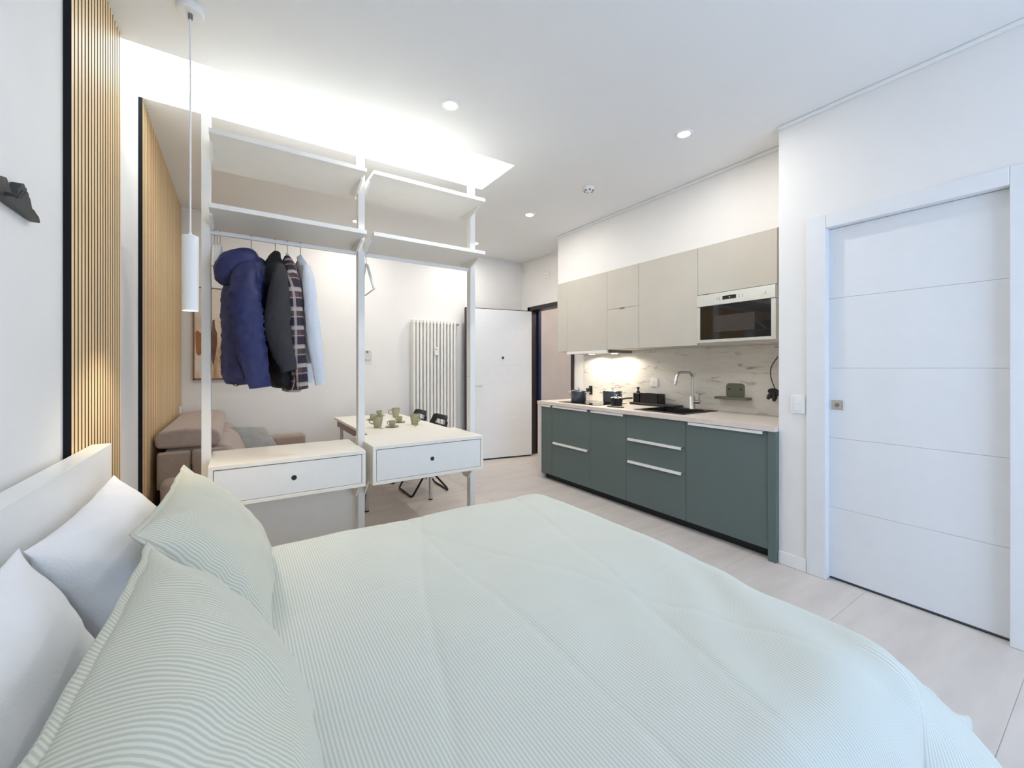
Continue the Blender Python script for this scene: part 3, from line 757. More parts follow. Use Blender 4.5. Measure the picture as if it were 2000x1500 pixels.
# ================================================================ FAR WALL
# abstract painting
M_paint = mat('abstract_canvas', srgb(214, 196, 176), 0.8)
def _paint():
    N, L, p = nodes_of(M_paint)
    tc = N.new('ShaderNodeTexCoord'); mp = N.new('ShaderNodeMapping'); mp.inputs['Scale'].default_value = (5, 1, 1.6)
    L.new(tc.outputs['Object'], mp.inputs['Vector'])
    n = N.new('ShaderNodeTexNoise'); n.inputs['Scale'].default_value = 1.6; n.inputs['Detail'].default_value = 6; L.new(mp.outputs['Vector'], n.inputs['Vector'])
    r = N.new('ShaderNodeValToRGB'); e = r.color_ramp.elements
    e[0].position = 0.36; e[0].color = (*srgb(150, 112, 84), 1); e[1].position = 0.5; e[1].color = (*srgb(206, 176, 146), 1)
    x = e.new(0.62); x.color = (*srgb(222, 208, 194), 1)
    L.new(n.outputs['Fac'], r.inputs['Fac'])
    # plain upper part
    sp = N.new('ShaderNodeSeparateXYZ'); L.new(tc.outputs['Object'], sp.inputs['Vector'])
    mr = N.new('ShaderNodeMapRange'); mr.inputs['From Min'].default_value = 0.45; mr.inputs['From Max'].default_value = 0.7; L.new(sp.outputs['Z'], mr.inputs['Value'])
    mx = N.new('ShaderNodeMix'); mx.data_type = 'RGBA'; L.new(mr.outputs['Result'], mx.inputs['Factor']); L.new(r.outputs['Color'], mx.inputs['A']); mx.inputs['B'].default_value = (*srgb(220, 208, 194), 1)
    L.new(mx.outputs['Result'], p.inputs['Base Color'])
_paint()
M_stroke = mat('umber_paint', srgb(104, 76, 68), 0.8, var=0.25, nscale=18)
M_stroke2 = mat('ochre_paint', srgb(150, 104, 66), 0.8, var=0.3, nscale=18)
pt_ = thing('wall_painting', 'abstract beige and brown painting in a thin wooden frame above the sofa', 'painting', (0.0, YF, 1.19))
pa, pb, z0, z1 = -0.385, 0.40, 1.19, 2.150
cv = B(pa+0.01, YF-0.035, z0+0.01, pb-0.01, YF-0.005, z1-0.01).build('canvas', M_paint, pt_)
for q in ((pa, z0, pb, z0+0.018), (pa, z1-0.008, pb, z1), (pa, z0, pa+0.012, z1), (pb-0.012, z0, pb, z1)):
    B(q[0], YF-0.042, q[1], q[2], YF-0.002, q[3]).build('frame_side', mat('walnut_frame', srgb(120, 92, 76), 0.5, var=0.15, nscale=30), pt_)
def stroke(poly, m): 
    MB().prism([(lambda p: (p.x, p.z))(AY(u, v, YF-0.036)) for u, v in poly], 'y', YF-0.0372, YF-0.0352).build('brush_stroke', m, cv)
stroke([(415,626),(419,624),(420,640),(424,650),(424,672),(420,700),(417,714),(414,705),(410,690),(410,665),(414,645)], M_stroke)
stroke([(382,648),(386,645),(394,652),(395,690),(388,695),(383,690)], M_stroke2)
stroke([(395,652),(400,648),(401,690),(398,710),(395,700)], M_stroke2)

# column radiator
ra, rb_ = AY(803, 625, 5.30), AY(889, 630, 5.30)
x0, x1 = ra.x, rb_.x; zt, zb = 1.955, 0.19
rd = thing('column_radiator', 'tall ivory column radiator on the far wall', 'radiator', ((x0+x1)/2, 5.29, zb))
ncol = 13; pr = None
for i in range(ncol):
    x = lerp(x0+0.026, x1-0.026, i/(ncol-1))
    if pr is None:
        m = MB()
        for y in (5.262, 5.325): m.tube([(x, y, zb+0.02), (x, y, zt-0.02)], 0.0195, 12)
        m.box(x-0.022, 5.245, zt-0.045, x+0.022, 5.34, zt); m.box(x-0.022, 5.245, zb, x+0.022, 5.34, zb+0.045)
        pr = m.build('column', M_rad, rd, smooth=40, bevel=0.006); px0 = x
    else:
        c = bpy.data.objects.new('column', pr.data); COL.objects.link(c); c.parent = rd; c.location = (x-px0, 0, 0)
        md = c.modifiers.new('bevel', 'BEVEL'); md.width = 0.006; md.segments = 2; md.limit_method = 'ANGLE'; md.angle_limit = 0.6
MB().tube([(x1, 5.29, zt-0.03), (x1+0.05, 5.29, zt-0.03)], 0.015, 12).build('valve', M_steel, rd, smooth=40)
MB().tube([(x1+0.05, 5.29, zt-0.03), (x1+0.05, 5.29, zt-0.03), (x1+0.05, YF, zt-0.03)], 0.008, 10).build('pipe', M_rad, rd, smooth=40)
for x in (x0+0.1, x1-0.1): B(x-0.012, 5.34, 1.7, x+0.012, YF, 1.74).build('wall_bracket', M_rad, rd)
hm = AY(852, 686, 5.235)
hmo = B(hm.x-0.022, 5.222, hm.z-0.055, hm.x+0.022, 5.246, hm.z+0.055).build('heat_meter', M_plastic, rd, bevel=0.004)
B(hm.x-0.012, 5.2205, hm.z+0.02, hm.x+0.012, 5.2225, hm.z+0.032).build('display', M_grey, hmo)

th = AY(717, 693, YF)
t = thing('thermostat', 'small grey-white thermostat on the far wall beside the middle post', 'thermostat', (th.x, YF, th.z-0.06))
MB().prism(rrect(th.x, th.z, 0.10, 0.13, 0.035), 'y', YF-0.028, YF).build('housing', mat('pale_grey_plastic', srgb(214, 214, 214), 0.45, var=0.01), t, smooth=40, bevel=0.006)
MB().disc((th.x-0.005, YF-0.028, th.z+0.035), (0,-1,0), 0.014, 0.004).build('dial', M_grey, t)

# little box on the kitchen-side wall
bp = AX(1068, 538, XR)
t = thing('wall_cover_plate', 'small white cover plate high on the wall above the entrance', 'cover plate', (XR, bp.y, bp.z-0.05))
B(XR-0.012, bp.y-0.06, bp.z-0.045, XR, bp.y+0.06, bp.z+0.045).build('plate', M_plastic, t, bevel=0.004)
for dy in (-0.02, 0.02): MB().disc((XR-0.012, bp.y+dy, bp.z), (-1,0,0), 0.006, 0.001).build('screw', M_grey, t)

# ================================================================ SOFA
sf = thing('sofa', 'taupe fabric sofa with folded headrests along the slatted wall', 'sofa', (0.1, 4.3, 0))
B(-0.40, 3.60, 0.06, 0.60, 5.10, 0.30).build('base', M_sofa, sf, bevel=0.03, seg=3)
for ya, yb in ((3.62, 4.355), (4.36, 5.09)):
    B(-0.10, ya, 0.28, 0.62, yb, 0.46).build('seat_cushion', M_sofa, sf, bevel=0.05, seg=4)
    bc = MB().prism([(-0.42, 0.30), (0.03, 0.30), (0.07, 0.45), (0.05, 0.60), (0.0, 0.71), (-0.08, 0.775), (-0.42, 0.77)], 'y', ya, yb); bc.build('back_cushion', M_sofa, sf, bevel=0.035, seg=4)
    hr = MB().prism([(-0.455, 0.775), (-0.13, 0.765), (-0.10, 0.80), (-0.105, 0.86), (-0.14, 0.892), (-0.30, 0.905), (-0.44, 0.89), (-0.47, 0.84)], 'y', ya-0.03, yb-0.005); hr.build('headrest', M_sofa, sf, bevel=0.028, seg=4)
for (ya, yb) in ((3.44, 3.60), (5.11, 5.27)):
    B(-0.42, ya, 0.05, 0.63, yb, 0.585).build('armrest', M_sofa, sf, bevel=0.04, seg=4)
B(-0.45, 3.56, 0.50, -0.27, 3.60, 0.755).build('back_panel', M_sofa, sf, bevel=0.02, seg=3)
B(-0.265, 3.555, 0.50, -0.05, 3.60, 0.757).build('back_panel', M_sofa, sf, bevel=0.02, seg=3)
B(-0.268, 3.552, 0.605, -0.262, 3.558, 0.66).build('zip_pull', M_black, sf)
for x in (-0.36, 0.54):
    for y in (3.5, 5.2): B(x, y, 0, x+0.04, y+0.04, 0.06).build('foot', M_black, sf)
cc = AY(486, 852, 4.72)
pillow('cushion', 'small grey velvet cushion lying on the sofa', (cc.x+0.06, 4.72, 0.610), (0.15, 0.14, -0.03), (-0.075, 0.09, 0.13), 0.065, M_cush, cat='cushion', seed=40)
# small white plug by the slats above the sofa
sk = AX(348, 805, XL+0.03)
t = thing('wall_socket', 'tiny white socket on the slat panel above the sofa', 'socket', (XL+0.02, 5.18, sk.z))
B(XL+0.0195, 5.15, sk.z-0.035, XL+0.03, 5.21, sk.z+0.035).build('plate', M_plastic, t, bevel=0.003)
MB().disc((XL+0.03, 5.18, sk.z), (1,0,0), 0.017, 0.002).build('socket_face', M_whitemat, t)

# ================================================================ TABLE, CHAIRS, CUPS
tb = thing('dining_table', 'cream extending dining table on thin chrome legs', 'table', (1.28, 4.15, 0))
TX0, TX1, TY0, TY1, TZ = 0.915, 1.655, 3.24, 5.09, 0.752
for ya, yb in ((TY0, 3.83), (3.833, 4.46), (4.463, TY1)):
    B(TX0, ya, TZ-0.025, TX1, yb, TZ).build('table_leaf', M_cream, tb, bevel=0.002)
M_apr = mat('taupe_apron', srgb(168, 152, 144), 0.6, var=0.04)
B(TX0+0.03, 3.35, TZ-0.105, TX0+0.05, TY1-0.03, TZ-0.025).build('apron', M_apr, tb)
B(TX1-0.05, 3.35, TZ-0.105, TX1-0.03, TY1-0.03, TZ-0.025).build('apron', M_apr, tb)
for x in (0.982, 1.602):
    for y in (3.90, 5.0):
        lg = MB().tube([(x, y, 0.008), (x, y, TZ-0.025)], 0.017, 16).build('leg', M_chrome, tb, smooth=40)
        MB().disc((x, y, 0), (0,0,1), 0.02, 0.012).build('foot_cap', M_black, lg)

def chair(cx, cy, label):
    """folding chair facing -X: backrest at +X"""
    t = thing('folding_chair', label, 'chair', (cx, cy, 0), 'black folding chairs')
    w = 0.205; r = 0.0105
    def tube(pts, nm): MB().tube(pts, r, 10).build(nm, M_blackmetal, t, smooth=60)
    # back frame: front floor bar, rising backwards to the backrest
    xf, xr = cx-0.21, cx+0.205
    tube([(cx+0.185, cy-w+0.02, 0.74), (cx+0.12, cy-w+0.01, 0.52), (xf+0.03, cy-w, 0.05), (xf+0.01, cy-w+0.006, 0.018), (xf, cy-w+0.03, r), (xf, cy+w-0.03, r), (xf+0.01, cy+w-0.006, 0.018), (xf+0.03, cy+w, 0.05), (cx+0.12, cy+w-0.01, 0.52), (cx+0.185, cy+w-0.02, 0.74)], 'back_frame')
    v = w-0.024
    tube([(cx-0.17, cy-v, 0.445), (xr-0.03, cy-v, 0.05), (xr-0.01, cy-v+0.006, 0.018), (xr, cy-v+0.03, r), (xr, cy+v-0.03, r), (xr-0.01, cy+v-0.006, 0.018), (xr-0.03, cy+v, 0.05), (cx-0.17, cy+v, 0.445)], 'leg_frame')
    # seat
    MB().prism(rrect(cx-0.02, cy, 0.37, 0.37, 0.06), 'z', 0.445, 0.463).build('seat', M_black, t, bevel=0.006, smooth=40)
    # backrest with a slot: outer ring filled as four pieces of one mesh
    n = 6; out = []; inn = []
    def ol(wb, wt, zb_, zt_, rr):
        pts = []
        for (y, z, a0) in ((wt-rr, zt_-rr, 0), (-(wt-rr), zt_-rr, 90), (-(wb-rr), zb_+rr, 180), (wb-rr, zb_+rr, 270)):
            for i in range(n+1):
                a = math.radians(a0+90*i/n); pts.append((y+rr*math.cos(a), z+rr*math.sin(a)))
        return pts
    O = ol(0.215, 0.185, 0.625, 0.802, 0.045); I = ol(0.140, 0.125, 0.70, 0.752, 0.016)
    m = MB(); N = len(O)
    def place(p, d):
        y, z = p; bow = 0.05*(y/0.215)**2
        return (cx + 0.175 + (z-0.62)*0.22 - bow + d, cy + y, z)
    for d in (0.0, 0.018):
        m.v += [place(p, d) for p in O] + [place(p, d) for p in I]
    for k in range(N):
        j = (k+1) % N
        m.f += [(k, j, N+j, N+k), (2*N+k, 3*N+k, 3*N+j, 2*N+j), (k, 2*N+k, 2*N+j, j), (N+k, N+j, 3*N+j, 3*N+k)]
    m.build('backrest', M_black, t, smooth=50)
    return t
chair(1.672, 4.25, 'black folding chair nearer the drawers, slot in its backrest')
chair(1.672, 4.84, 'black folding chair nearer the far wall, slot in its backrest')

def mug(p, r, h, label, ang):
    t = thing('mug', label, 'mug', (p.x, p.y, TZ), 'sage mugs on the table')
    MB().lathe((p.x, p.y, TZ), [(r*0.62, 0), (r*0.70, 0.004), (r*0.9, h*0.55), (r, h), (r-0.004, h), (r*0.9-0.005, h*0.55), (r*0.65, 0.01), (0.002, 0.008)], 26, cap=True).build('body', M_cup, t, smooth=50)
    a = ang; d = Vector((math.cos(a), math.sin(a), 0))
    b = Vector((p.x, p.y, TZ))
    MB().tube(spline([b + d*r*0.9 + Vector((0,0,h*0.8)), b + d*(r+0.028) + Vector((0,0,h*0.78)), b + d*(r+0.03) + Vector((0,0,h*0.45)), b + d*r*0.78 + Vector((0,0,h*0.3))], 12), 0.0055, 8).build('handle', M_cup, t, smooth=60)
def cup(p, label, ang):
    t = thing('espresso_cup', label, 'cup', (p.x, p.y, TZ), 'espresso cups on saucers')
    b = (p.x, p.y, TZ+0.006); r, h = 0.032, 0.055
    MB().lathe(b, [(r*0.55, 0), (r*0.9, h*0.35), (r, h), (r-0.003, h), (r*0.85, h*0.35), (0.002, 0.006)], 24).build('body', M_cup, t, smooth=50)
    d = Vector((math.cos(ang), math.sin(ang), 0)); bb = Vector(b)
    MB().tube(spline([bb + d*r*0.95 + Vector((0,0,h*0.85)), bb + d*(r+0.018) + Vector((0,0,h*0.75)), bb + d*(r+0.014) + Vector((0,0,h*0.4)), bb + d*r*0.85 + Vector((0,0,h*0.32))], 10), 0.004, 8).build('handle', M_cup, t, smooth=60)
    s_ = thing('saucer', 'sage saucer under the ' + label, 'saucer', (p.x, p.y, TZ), 'sage saucers')
    MB().lathe((p.x, p.y, TZ), [(0.034, 0), (0.040, 0.002), (0.064, 0.010), (0.062, 0.012), (0.036, 0.005), (0.002, 0.005)], 28).build('dish', M_cup, s_, smooth=50)
mug(AZ(737.7, 835, TZ), 0.048, 0.105, 'tall sage mug near the middle post', 2.5)
mug(AZ(773, 815, TZ), 0.047, 0.105, 'tall sage mug at the back of the table', 2.8)
mug(AZ(810, 829, TZ), 0.047, 0.105, 'tall sage mug beside the folding chairs', -1.2)
cup(AZ(766, 834, TZ), 'espresso cup in the middle front of the table', 2.4)
cup(AZ(780, 825, TZ), 'espresso cup behind the front cup', 2.2)
cup(AZ(741, 812, TZ), 'espresso cup at the back left of the table', 2.0)
cup(AZ(728, 820, TZ), 'espresso cup left of the tall mug by the post', 1.0)
for (u, v, a, lb) in ((747, 837, 0.6, 'small spoon beside the front mug'), (812, 832, 0.9, 'small spoon beside the mug near the chairs')):
    p = AZ(u, v, TZ); d = Vector((math.cos(a), math.sin(a), 0))
    t = thing('teaspoon', lb, 'spoon', (p.x, p.y, TZ))
    MB().tube([p + Vector((0,0,0.003)), p + d*0.09 + Vector((0,0,0.003))], 0.0025, 6).build('handle', M_steel, t)
    e = p - d*0.015
    MB().lathe((e.x, e.y, TZ+0.001), [(0.006, 0), (0.014, 0.003), (0.012, 0.004), (0.003, 0.002)], 14).build('bowl', M_steel, t, smooth=60)

# ================================================================ KITCHEN
KX = 3.030; CT = 0.92
YK = [4.000, 3.944, 3.746, 3.122, 2.648, 2.027, 1.397, 1.350]
FT, FB = 0.880, 0.072
def unit(label, y1, y0, fronts, name='base_cabinet', cat='cabinet', top=0.037):
    """fronts: list of (z0, z1, handle?)"""
    t = thing(name, label, cat, (3.36, (y0+y1)/2, 0), 'green base cabinets')
    B(KX+0.021, y0+0.001, 0.075, XR-0.02, y1-0.001, CT-top).build('carcass', M_dark, t)
    for z0, z1, hd in fronts:
        f = B(KX, y0+0.0018, z0+0.0018, KX+0.019, y1-0.0018, z1-0.0018).build('front', M_green, t, bevel=0.0012)
        if hd:
            w = (y1-y0); ha, hb = y0+0.055*w, y1-0.045*w
            h = MB(); h.prism([(KX-0.017, z1-0.020), (KX-0.013, z1-0.020), (KX-0.013, z1-0.003), (KX+0.012, z1-0.003), (KX+0.012, z1+0.0005), (KX-0.017, z1+0.0005)], 'y', ha, hb)
            h.build('handle', M_white, f)
    return t
unit('narrow green pull-out base cabinet at the entrance end', YK[1], YK[2], [(FB, FT, True)])
unit('green base cabinet with two deep drawers under the hob', YK[2], YK[3], [(FB, 0.462, True), (0.462, FT, True)])
unit('green single-door base cabinet between the two drawer cabinets', YK[3], YK[4], [(FB, FT, True)])
unit('green base cabinet with three fronts under the sink', YK[4], YK[5], [(FB, 0.458, True), (0.458, 0.665, True), (0.665, FT, False)], top=0.20)
unit('green-fronted dishwasher with one long handle', YK[5], YK[6], [(FB, FT, True)], 'dishwasher', 'dishwasher')
tag(B(KX-0.012, YK[6], 0, XR-0.02, YK[7]-0.003, CT-0.037).build('cabinet_end_panel', M_green, bevel=0.001), 'dark green end panel standing on the floor by the white wall', 'panel')
tag(B(KX-0.015, YK[1], 0, XR-0.02, YK[0], CT-0.036).build('cabinet_end_panel', M_counter, bevel=0.001), 'pale end panel at the entrance end of the kitchen', 'panel')
tag(B(KX+0.07, YK[6], 0, KX+0.088, YK[1], 0.071).build('kitchen_plinth', M_dark), 'dark recessed plinth under the green cabinets', 'plinth')
# worktop with the sink cut-out
SX0, SX1, SY0, SY1 = 3.135, 3.655, 2.12, 2.64
wt = MB(); zt0, zt1 = CT-0.035, CT; WX0, WX1, WY0, WY1 = KX-0.022, XR-0.012, YC+0.003, YK[0]+0.002
wt.box(WX0, WY0, zt0, WX1, SY0+0.012, zt1); wt.box(WX0, SY1-0.012, zt0, WX1, WY1, zt1); wt.box(WX0, SY0+0.012, zt0, SX0+0.012, SY1-0.012, zt1); wt.box(SX1-0.012, SY0+0.012, zt0, WX1, SY1-0.012, zt1)
tag(wt.build('worktop', M_counter), 'pale laminate worktop running over the green cabinets', 'worktop')
BL = AX(1142, 740, XR).y
tag(B(XR-0.011, YC+0.003, CT+0.0005, XR-0.0005, BL, 1.511).build('backsplash', M_marble), 'white veined marble backsplash behind the worktop', 'backsplash')
# sink
sk_ = thing('kitchen_sink', 'black composite sink set in the worktop', 'sink', (3.4, 2.38, CT-0.03))
m = MB(); zz = CT+0.0005
for q in ((SX0, SY0, SX0+0.03, SY1), (SX1-0.09, SY0, SX1, SY1), (SX0+0.03, SY0, SX1-0.09, SY0+0.03), (SX0+0.03, SY1-0.03, SX1-0.09, SY1)):
    m.box(q[0], q[1], zz, q[2], q[3], zz+0.006)
m.build('rim', M_sink, sk_)
m = MB(); ax, bx_, ay, by = SX0+0.03, SX1-0.09, SY0+0.03, SY1-0.03; d = CT-0.18
m.box(ax-0.005, ay-0.005, d-0.008, bx_+0.005, by+0.005, d); m.box(ax-0.005, ay-0.005, d, ax, by+0.005, zz); m.box(bx_, ay-0.005, d, bx_+0.005, by+0.005, zz); m.box(ax, ay-0.005, d, bx_, ay, zz); m.box(ax, by, d, bx_, by+0.005, zz)
m.build('basin', M_sink, sk_)
MB().disc(((ax+bx_)/2, (ay+by)/2, d), (0,0,1), 0.035, 0.003).build('drain', M_steel, sk_)
MB().disc((SX1-0.06, 2.20, zz+0.006), (0,0,1), 0.016, 0.012).build('drain_knob', M_steel, sk_)
# tap
tx, ty = 3.612, 2.345
tp = thing('kitchen_tap', 'brushed steel kitchen tap with a square-arched spout', 'tap', (tx, ty, CT))
MB().lathe((tx, ty, CT+0.0065), [(0.027, 0), (0.027, 0.005), (0.0245, 0.008), (0.0245, 0.118), (0.023, 0.12)], 24).build('body', M_steel, tp, smooth=40)
zc_ = 1.275
path = [(tx, ty, CT+0.12), (tx, ty, zc_-0.06)] + [(tx-0.06+0.06*math.cos(a), ty, zc_-0.06+0.06*math.sin(a)) for a in [k*PI/14 for k in range(1, 8)]] + [(3.43, ty, zc_), (3.40, ty, zc_-0.006), (3.375, ty, zc_-0.025), (3.362, ty, zc_-0.05), (3.345, ty, zc_-0.115)]
MB().tube(path, 0.0125, 14).build('spout', M_steel, tp, smooth=60)
hv = MB().tube([(tx, ty-0.02, CT+0.075), (tx, ty-0.075, CT+0.075)], 0.017, 18).build('lever_barrel', M_steel, tp, smooth=40)
MB().tube([(tx, ty-0.068, CT+0.085), (tx-0.005, ty-0.07, CT+0.125)], 0.005, 8).build('lever', M_steel, hv)
# hob
hb = thing('induction_hob', 'black glass induction hob', 'hob', (3.35, 3.42, CT))
B(3.115, 3.13, CT, 3.60, 3.735, CT+0.005).build('glass_plate', M_glassblack, hb, bevel=0.001)
for (x, y, r) in ((3.23, 3.28, 0.075), (3.23, 3.58, 0.09), (3.47, 3.28, 0.09), (3.47, 3.58, 0.075)):
    MB().lathe((x, y, CT+0.0051), [(r, 0), (r, 0.0003), (r-0.002, 0.0003), (r-0.002, 0)], 32, cap=False).build('zone_ring', M_grey, hb)
# pots
def pot(x, y, r, h, label, name='cooking_pot', m=M_pot, z=CT+0.005, knob=True, hand=True):
    t = thing(name, label, 'pot', (x, y, z))
    MB().lathe((x, y, z), [(r*0.90, 0), (r*0.93, 0.012), (r, 0.02), (r, h), (r+0.004, h+0.002), (r-0.004, h+0.002), (r-0.006, 0.02), (0.002, 0.018)], 32).build('body', m, t, smooth=40)
    MB().lathe((x, y, z), [(r*0.86, -0.0001), (r*0.935, 0.001), (r*0.935, 0.011)], 32).build('base_ring', M_black, t, smooth=40)
    ld = MB().lathe((x, y, z+h+0.002), [(r+0.003, 0), (r+0.003, 0.004), (r*0.75, 0.012), (r*0.3, 0.017), (0.004, 0.018)], 32).build('lid', M_chrome, t, smooth=50)
    MB().lathe((x, y, z+h+0.02), [(0.007, 0), (0.007, 0.01), (0.02, 0.015), (0.018, 0.021), (0.003, 0.022)], 18).build('knob', M_chrome, ld, smooth=50)
    if hand:
        d = Vector((0.45, -0.9, 0)).normalized()
        for s in (1, -1):
            e = Vector((x, y, z+h*0.86)); n_ = d.cross(Vector((0,0,1)))
            pts = [e + d*s*r*0.97 + n_*0.03, e + d*s*(r+0.035) + n_*0.028 + Vector((0,0,0.006)), e + d*s*(r+0.042) + Vector((0,0,0.007)), e + d*s*(r+0.035) - n_*0.028 + Vector((0,0,0.006)), e + d*s*r*0.97 - n_*0.03]
            MB().tube(spline(pts, 14), 0.0055, 8).build('handle', M_chrome, t, smooth=60)
    return t
pot(3.25, 3.535, 0.086, 0.125, 'blue-grey cooking pot with a glass lid at the left of the hob')
pot(3.48, 3.235, 0.105, 0.130, 'larger blue-grey cooking pot at the back right of the hob')
# moka-like black saucepan and rest
mk = pot(3.315, 3.025, 0.062, 0.078, 'small black saucepan on the worktop in front of the large pot', 'saucepan', M_blackmetal, CT, hand=False)
MB().tube([(3.315, 2.965, CT+0.07), (3.33, 2.90, CT+0.085), (3.345, 2.84, CT+0.09)], [0.008, 0.009, 0.01], 8).build('handle', M_black, mk, smooth=60)
pr_ = AZ(1206, 795, CT)
tag(MB().prism([(pr_.x-0.03+a, pr_.y+b) for a, b in rrect(0, 0, 0.07, 0.20, 0.03)], 'z', CT, CT+0.008).build('spoon_rest', M_black, bevel=0.002), 'flat black spoon rest on the worktop by the hob', 'spoon rest')
# sink caddy: tray, soap dispenser, box
t = thing('sink_organiser', 'black sink organiser with a square box and a long tray against the backsplash', 'organiser', (3.63, 2.8, CT))
B(3.56, 2.50, CT, 3.70, 3.065, CT+0.025).build('tray', M_black, t, bevel=0.006)
m = MB(); a_, b_, c_, d_ = 3.57, 2.71, 3.69, 2.93
m.box(a_, b_, CT+0.025, c_, b_+0.004, CT+0.125); m.box(a_, d_-0.004, CT+0.025, c_, d_, CT+0.125); m.box(a_, b_, CT+0.025, a_+0.004, d_, CT+0.125); m.box(c_-0.004, b_, CT+0.025, c_, d_, CT+0.125)
m.build('box', M_black, t)
s_ = thing('soap_dispenser', 'black square soap dispenser with a pump on the organiser tray', 'dispenser', (3.63, 3.005, CT+0.025))
B(3.595, 2.962, CT+0.025, 3.665, 3.045, CT+0.125).build('bottle', M_black, s_, bevel=0.008, seg=3)
MB().lathe((3.63, 3.003, CT+0.125), [(0.02, 0), (0.02, 0.014), (0.009, 0.02), (0.009, 0.045), (0.016, 0.047), (0.016, 0.062)], 18).build('pump', M_blackmetal, s_, smooth=40)
MB().tube([(3.63, 3.003, CT+0.18), (3.60, 3.05, CT+0.18), (3.595, 3.058, CT+0.172)], 0.0045, 8).build('nozzle', M_steel, s_)
# sockets
so = AX(1278, 747, XR-0.011)
t = thing('wall_socket', 'white square socket on the marble backsplash', 'socket', (XR-0.011, so.y, so.z-0.04))
B(XR-0.020, so.y-0.048, so.z-0.045, XR-0.011, so.y+0.048, so.z+0.045).build('plate', M_plastic, t, bevel=0.003)
MB().disc((XR-0.020, so.y, so.z), (-1,0,0), 0.021, 0.001).build('socket_face', M_whitemat, t)
for dz in (-0.01, 0.01): MB().disc((XR-0.021, so.y, so.z+dz), (-1,0,0), 0.003, 0.0006, 10).build('pin_hole', M_grey, t)
so = AX(1154, 762, XR-0.011)
t = thing('plug_socket', 'black plugged-in adapter on the backsplash behind the small pot', 'plug', (XR-0.011, so.y, so.z-0.04))
B(XR-0.020, so.y-0.03, so.z-0.055, XR-0.011, so.y+0.025, so.z+0.055).build('plate', M_black, t, bevel=0.003)
B(XR-0.06, so.y-0.015, so.z-0.02, XR-0.020, so.y+0.04, so.z+0.025).build('adapter', M_black, t, bevel=0.004)
# olive wall shelf
g0 = AX(1404, 775, XR-0.011); g1 = AX(1471, 779, XR-0.011); gt = AX(1440, 750, XR-0.011); gz = AX(1440, 776, XR-0.06).z
gm = (g0.y+g1.y)/2 + 0.0
t = thing('wall_shelf', 'small olive green shelf with a rounded back screwed to the backsplash', 'shelf', (XR-0.011, gm, gz))
gw = 0.165
bp_ = MB().prism(rrect(gm, gz+0.055, gw, 0.13, 0.03), 'x', XR-0.017, XR-0.011).build('back_plate', M_olive, t, bevel=0.002, smooth=40)
B(XR-0.105, gm-0.145, gz-0.022, XR-0.011, gm+0.145, gz).build('ledge', M_olive, t, bevel=0.005)
for dy in (-0.052, 0.052): MB().disc((XR-0.017, gm+dy, gz+0.068), (-1,0,0), 0.009, 0.005).build('screw_head', M_hook, bp_)
# hanging utensil on the end wall
uy = AX(1513, 740, 3.66).y
t = thing('hanging_utensils', 'black measuring scoops hanging on a thin cord at the end of the backsplash', 'utensil', (3.66, uy, 1.05))
zt_ = AX(1514, 697, 3.66).z; zm = AX(1512, 760, 3.66).z
B(XR-0.03, uy-0.03, zt_-0.006, XR-0.011, uy+0.0, zt_+0.014).build('hook', M_steel, t)
MB().tube(spline([(XR-0.03, uy-0.01, zt_), (3.655, uy+0.025, (zt_*2+zm)/3), (3.65, uy+0.022, (zt_+2*zm)/3), (3.65, uy-0.01, zm)], 14), 0.004, 8).build('cord', M_hook, t, smooth=60)
for (dy, dz, a) in ((0.045, -0.02, 0.3), (0.05, -0.075, 0.9), (0.005, -0.09, 1.5), (-0.045, -0.05, 2.2)):
    c0 = Vector((3.65, uy-0.01, zm)); c1 = c0 + Vector((-0.012, dy, dz))
    MB().tube([c0, lerp(c0, c1, 0.45), lerp(c0, c1, 0.8), c1 + (c1-c0)*0.1], [0.008, 0.018, 0.020, 0.010], 10).build('scoop', M_black, t, smooth=60)

# wall cabinets
UX = 3.310; UT, UB = 2.352, 1.512
YU = [3.985, 3.800, 3.153, 2.731, 2.100, 1.468]
def wall_unit(label, y1, y0, fronts, z0=UB, name='wall_cabinet'):
    t = thing(name, label, 'cabinet', (3.5, (y0+y1)/2, z0), 'beige wall cabinets')
    B(UX+0.020, y0+0.0005, z0, XR, y1-0.0005, UT).build('carcass', M_beige, t)
    for a, b in fronts: B(UX, y0+0.0015, a+0.0015, UX+0.019, y1-0.0015, b-0.0015).build('door', M_beige, t, bevel=0.001)
    return t
wall_unit('narrow beige filler cabinet at the entrance end of the wall cabinets', YU[0], YU[1], [(UB, UT)])
wall_unit('beige wall cabinet above the cooker hood', YU[1], YU[2], [(UB, UT)])
mu = wall_unit('narrow beige wall cabinet split into two flap doors', YU[2], YU[3], [(UB, 1.937), (1.937, UT)])
B(UX-0.012, (YU[2]+YU[3])/2-0.025, 1.934, UX+0.005, (YU[2]+YU[3])/2+0.025, 1.938).build('handle_tab', M_hook, mu)
wall_unit('wide beige wall cabinet beside the microwave', YU[3], YU[4], [(UB, UT)])
mu = wall_unit('beige cabinet door above the built-in microwave', YU[4], YU[5], [(1.940, UT)], 1.940)
B(UX-0.010, YU[4]-0.10, 1.938, UX+0.005, YU[4]-0.05, 1.942).build('handle_tab', M_hook, mu)
tag(B(UX+0.02, YC+0.001, UB, XR, YU[5], UT).build('cabinet_filler', M_beige), 'beige filler strip between microwave cabinet and wall', 'panel')
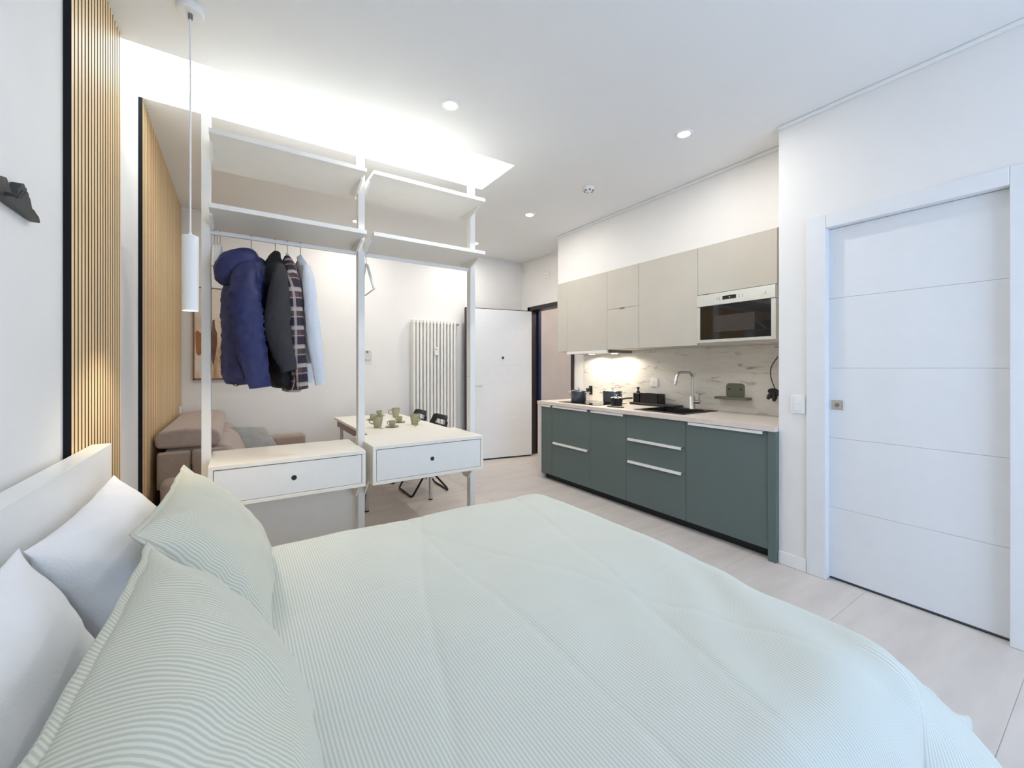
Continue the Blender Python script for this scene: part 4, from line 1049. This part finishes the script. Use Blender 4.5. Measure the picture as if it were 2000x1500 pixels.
# microwave
mw = thing('microwave', 'built-in steel microwave with black glass door', 'microwave', (3.5, 1.78, UB))
ya, yb = YU[5], YU[4]
B(UX+0.02, ya, UB, XR, yb, 1.939).build('housing', M_beige, mw)
pn = B(UX-0.020, ya+0.004, 1.836, UX+0.02, yb-0.003, 1.934).build('control_panel', M_silver, mw, bevel=0.003)
dq = (YU[4]-YU[5]); cy = (ya+yb)/2 + 0.03
B(UX-0.0215, cy-0.055, 1.872, UX-0.019, cy+0.055, 1.902).build('display', M_glassblack, pn)
B(UX-0.022, cy-0.008, 1.884, UX-0.0214, cy+0.002, 1.891).build('digits', M_white, pn)
for dy in (0.08, 0.10, -0.08, -0.105): 
    for dz in (0.0, 0.014): MB().disc((UX-0.020, cy+dy, 1.878+dz), (-1,0,0), 0.004, 0.0006, 10).build('button', M_grey, pn)
MB().disc((UX-0.020, ya+0.085, 1.886), (-1,0,0), 0.016, 0.006).build('dial', M_silver, pn)
m = MB(); fz0, fz1 = 1.530, 1.833
m.box(UX-0.012, ya+0.004, fz0, UX+0.02, ya+0.036, fz1); m.box(UX-0.012, yb-0.029, fz0, UX+0.02, yb-0.003, fz1); m.box(UX-0.012, ya+0.036, fz0, UX+0.02, yb-0.029, fz0+0.024)
m.build('door_frame', M_silver, mw)
gl = B(UX-0.008, ya+0.036, fz0+0.024, UX+0.015, yb-0.029, fz1).build('door_glass', M_glassblack, mw)
B(UX-0.0084, ya+0.155, fz0+0.085, UX-0.0078, yb-0.155, fz1-0.085).build('viewing_window', M_oven, gl)
# cooker hood
hd_ = thing('cooker_hood', 'slim pull-out cooker hood with two lights under the beige cabinet', 'hood', (3.5, 3.48, 1.475))
B(UX-0.012, YU[2]+0.002, 1.478, UX+0.02, YU[1]-0.003, UB-0.002).build('front_strip', M_white, hd_, bevel=0.002)
B(UX+0.02, YU[2]+0.004, 1.480, XR-0.012, YU[1]-0.004, UB-0.002).build('housing', mat('hood_grey', srgb(120, 116, 112), 0.4, metal=0.5), hd_)
for u in (1160, 1200):
    y = 3.62 if u == 1160 else 3.26
    MB().disc((3.54, y, 1.4795), (0,0,-1), 0.034, 0.003).build('hood_lamp', M_hoodled, hd_)
    lamp('hood_light', 'SPOT', (3.54, y, 1.47), 4.5, (1.0, 0.88, 0.72), spot_size=2.95, spot_blend=0.3, shadow_soft_size=0.03)

# light switch on the white wall
sw = AX(1559, 790, XD)
t = thing('light_switch', 'white double light switch between kitchen and sliding door', 'switch', (XD, sw.y, sw.z-0.06))
B(XD-0.010, sw.y-0.042, sw.z-0.058, XD, sw.y+0.042, sw.z+0.058).build('plate', M_plastic, t, bevel=0.003)
for dz in (-0.022, 0.022): B(XD-0.013, sw.y-0.022, sw.z+dz-0.020, XD-0.009, sw.y+0.022, sw.z+dz+0.020).build('rocker', M_plastic, t, bevel=0.0015)

# light at the end of the corridor
lamp('corridor_light', 'POINT', (4.5, 4.0, 2.6), 8, (1.0, 0.92, 0.84), shadow_soft_size=0.1)
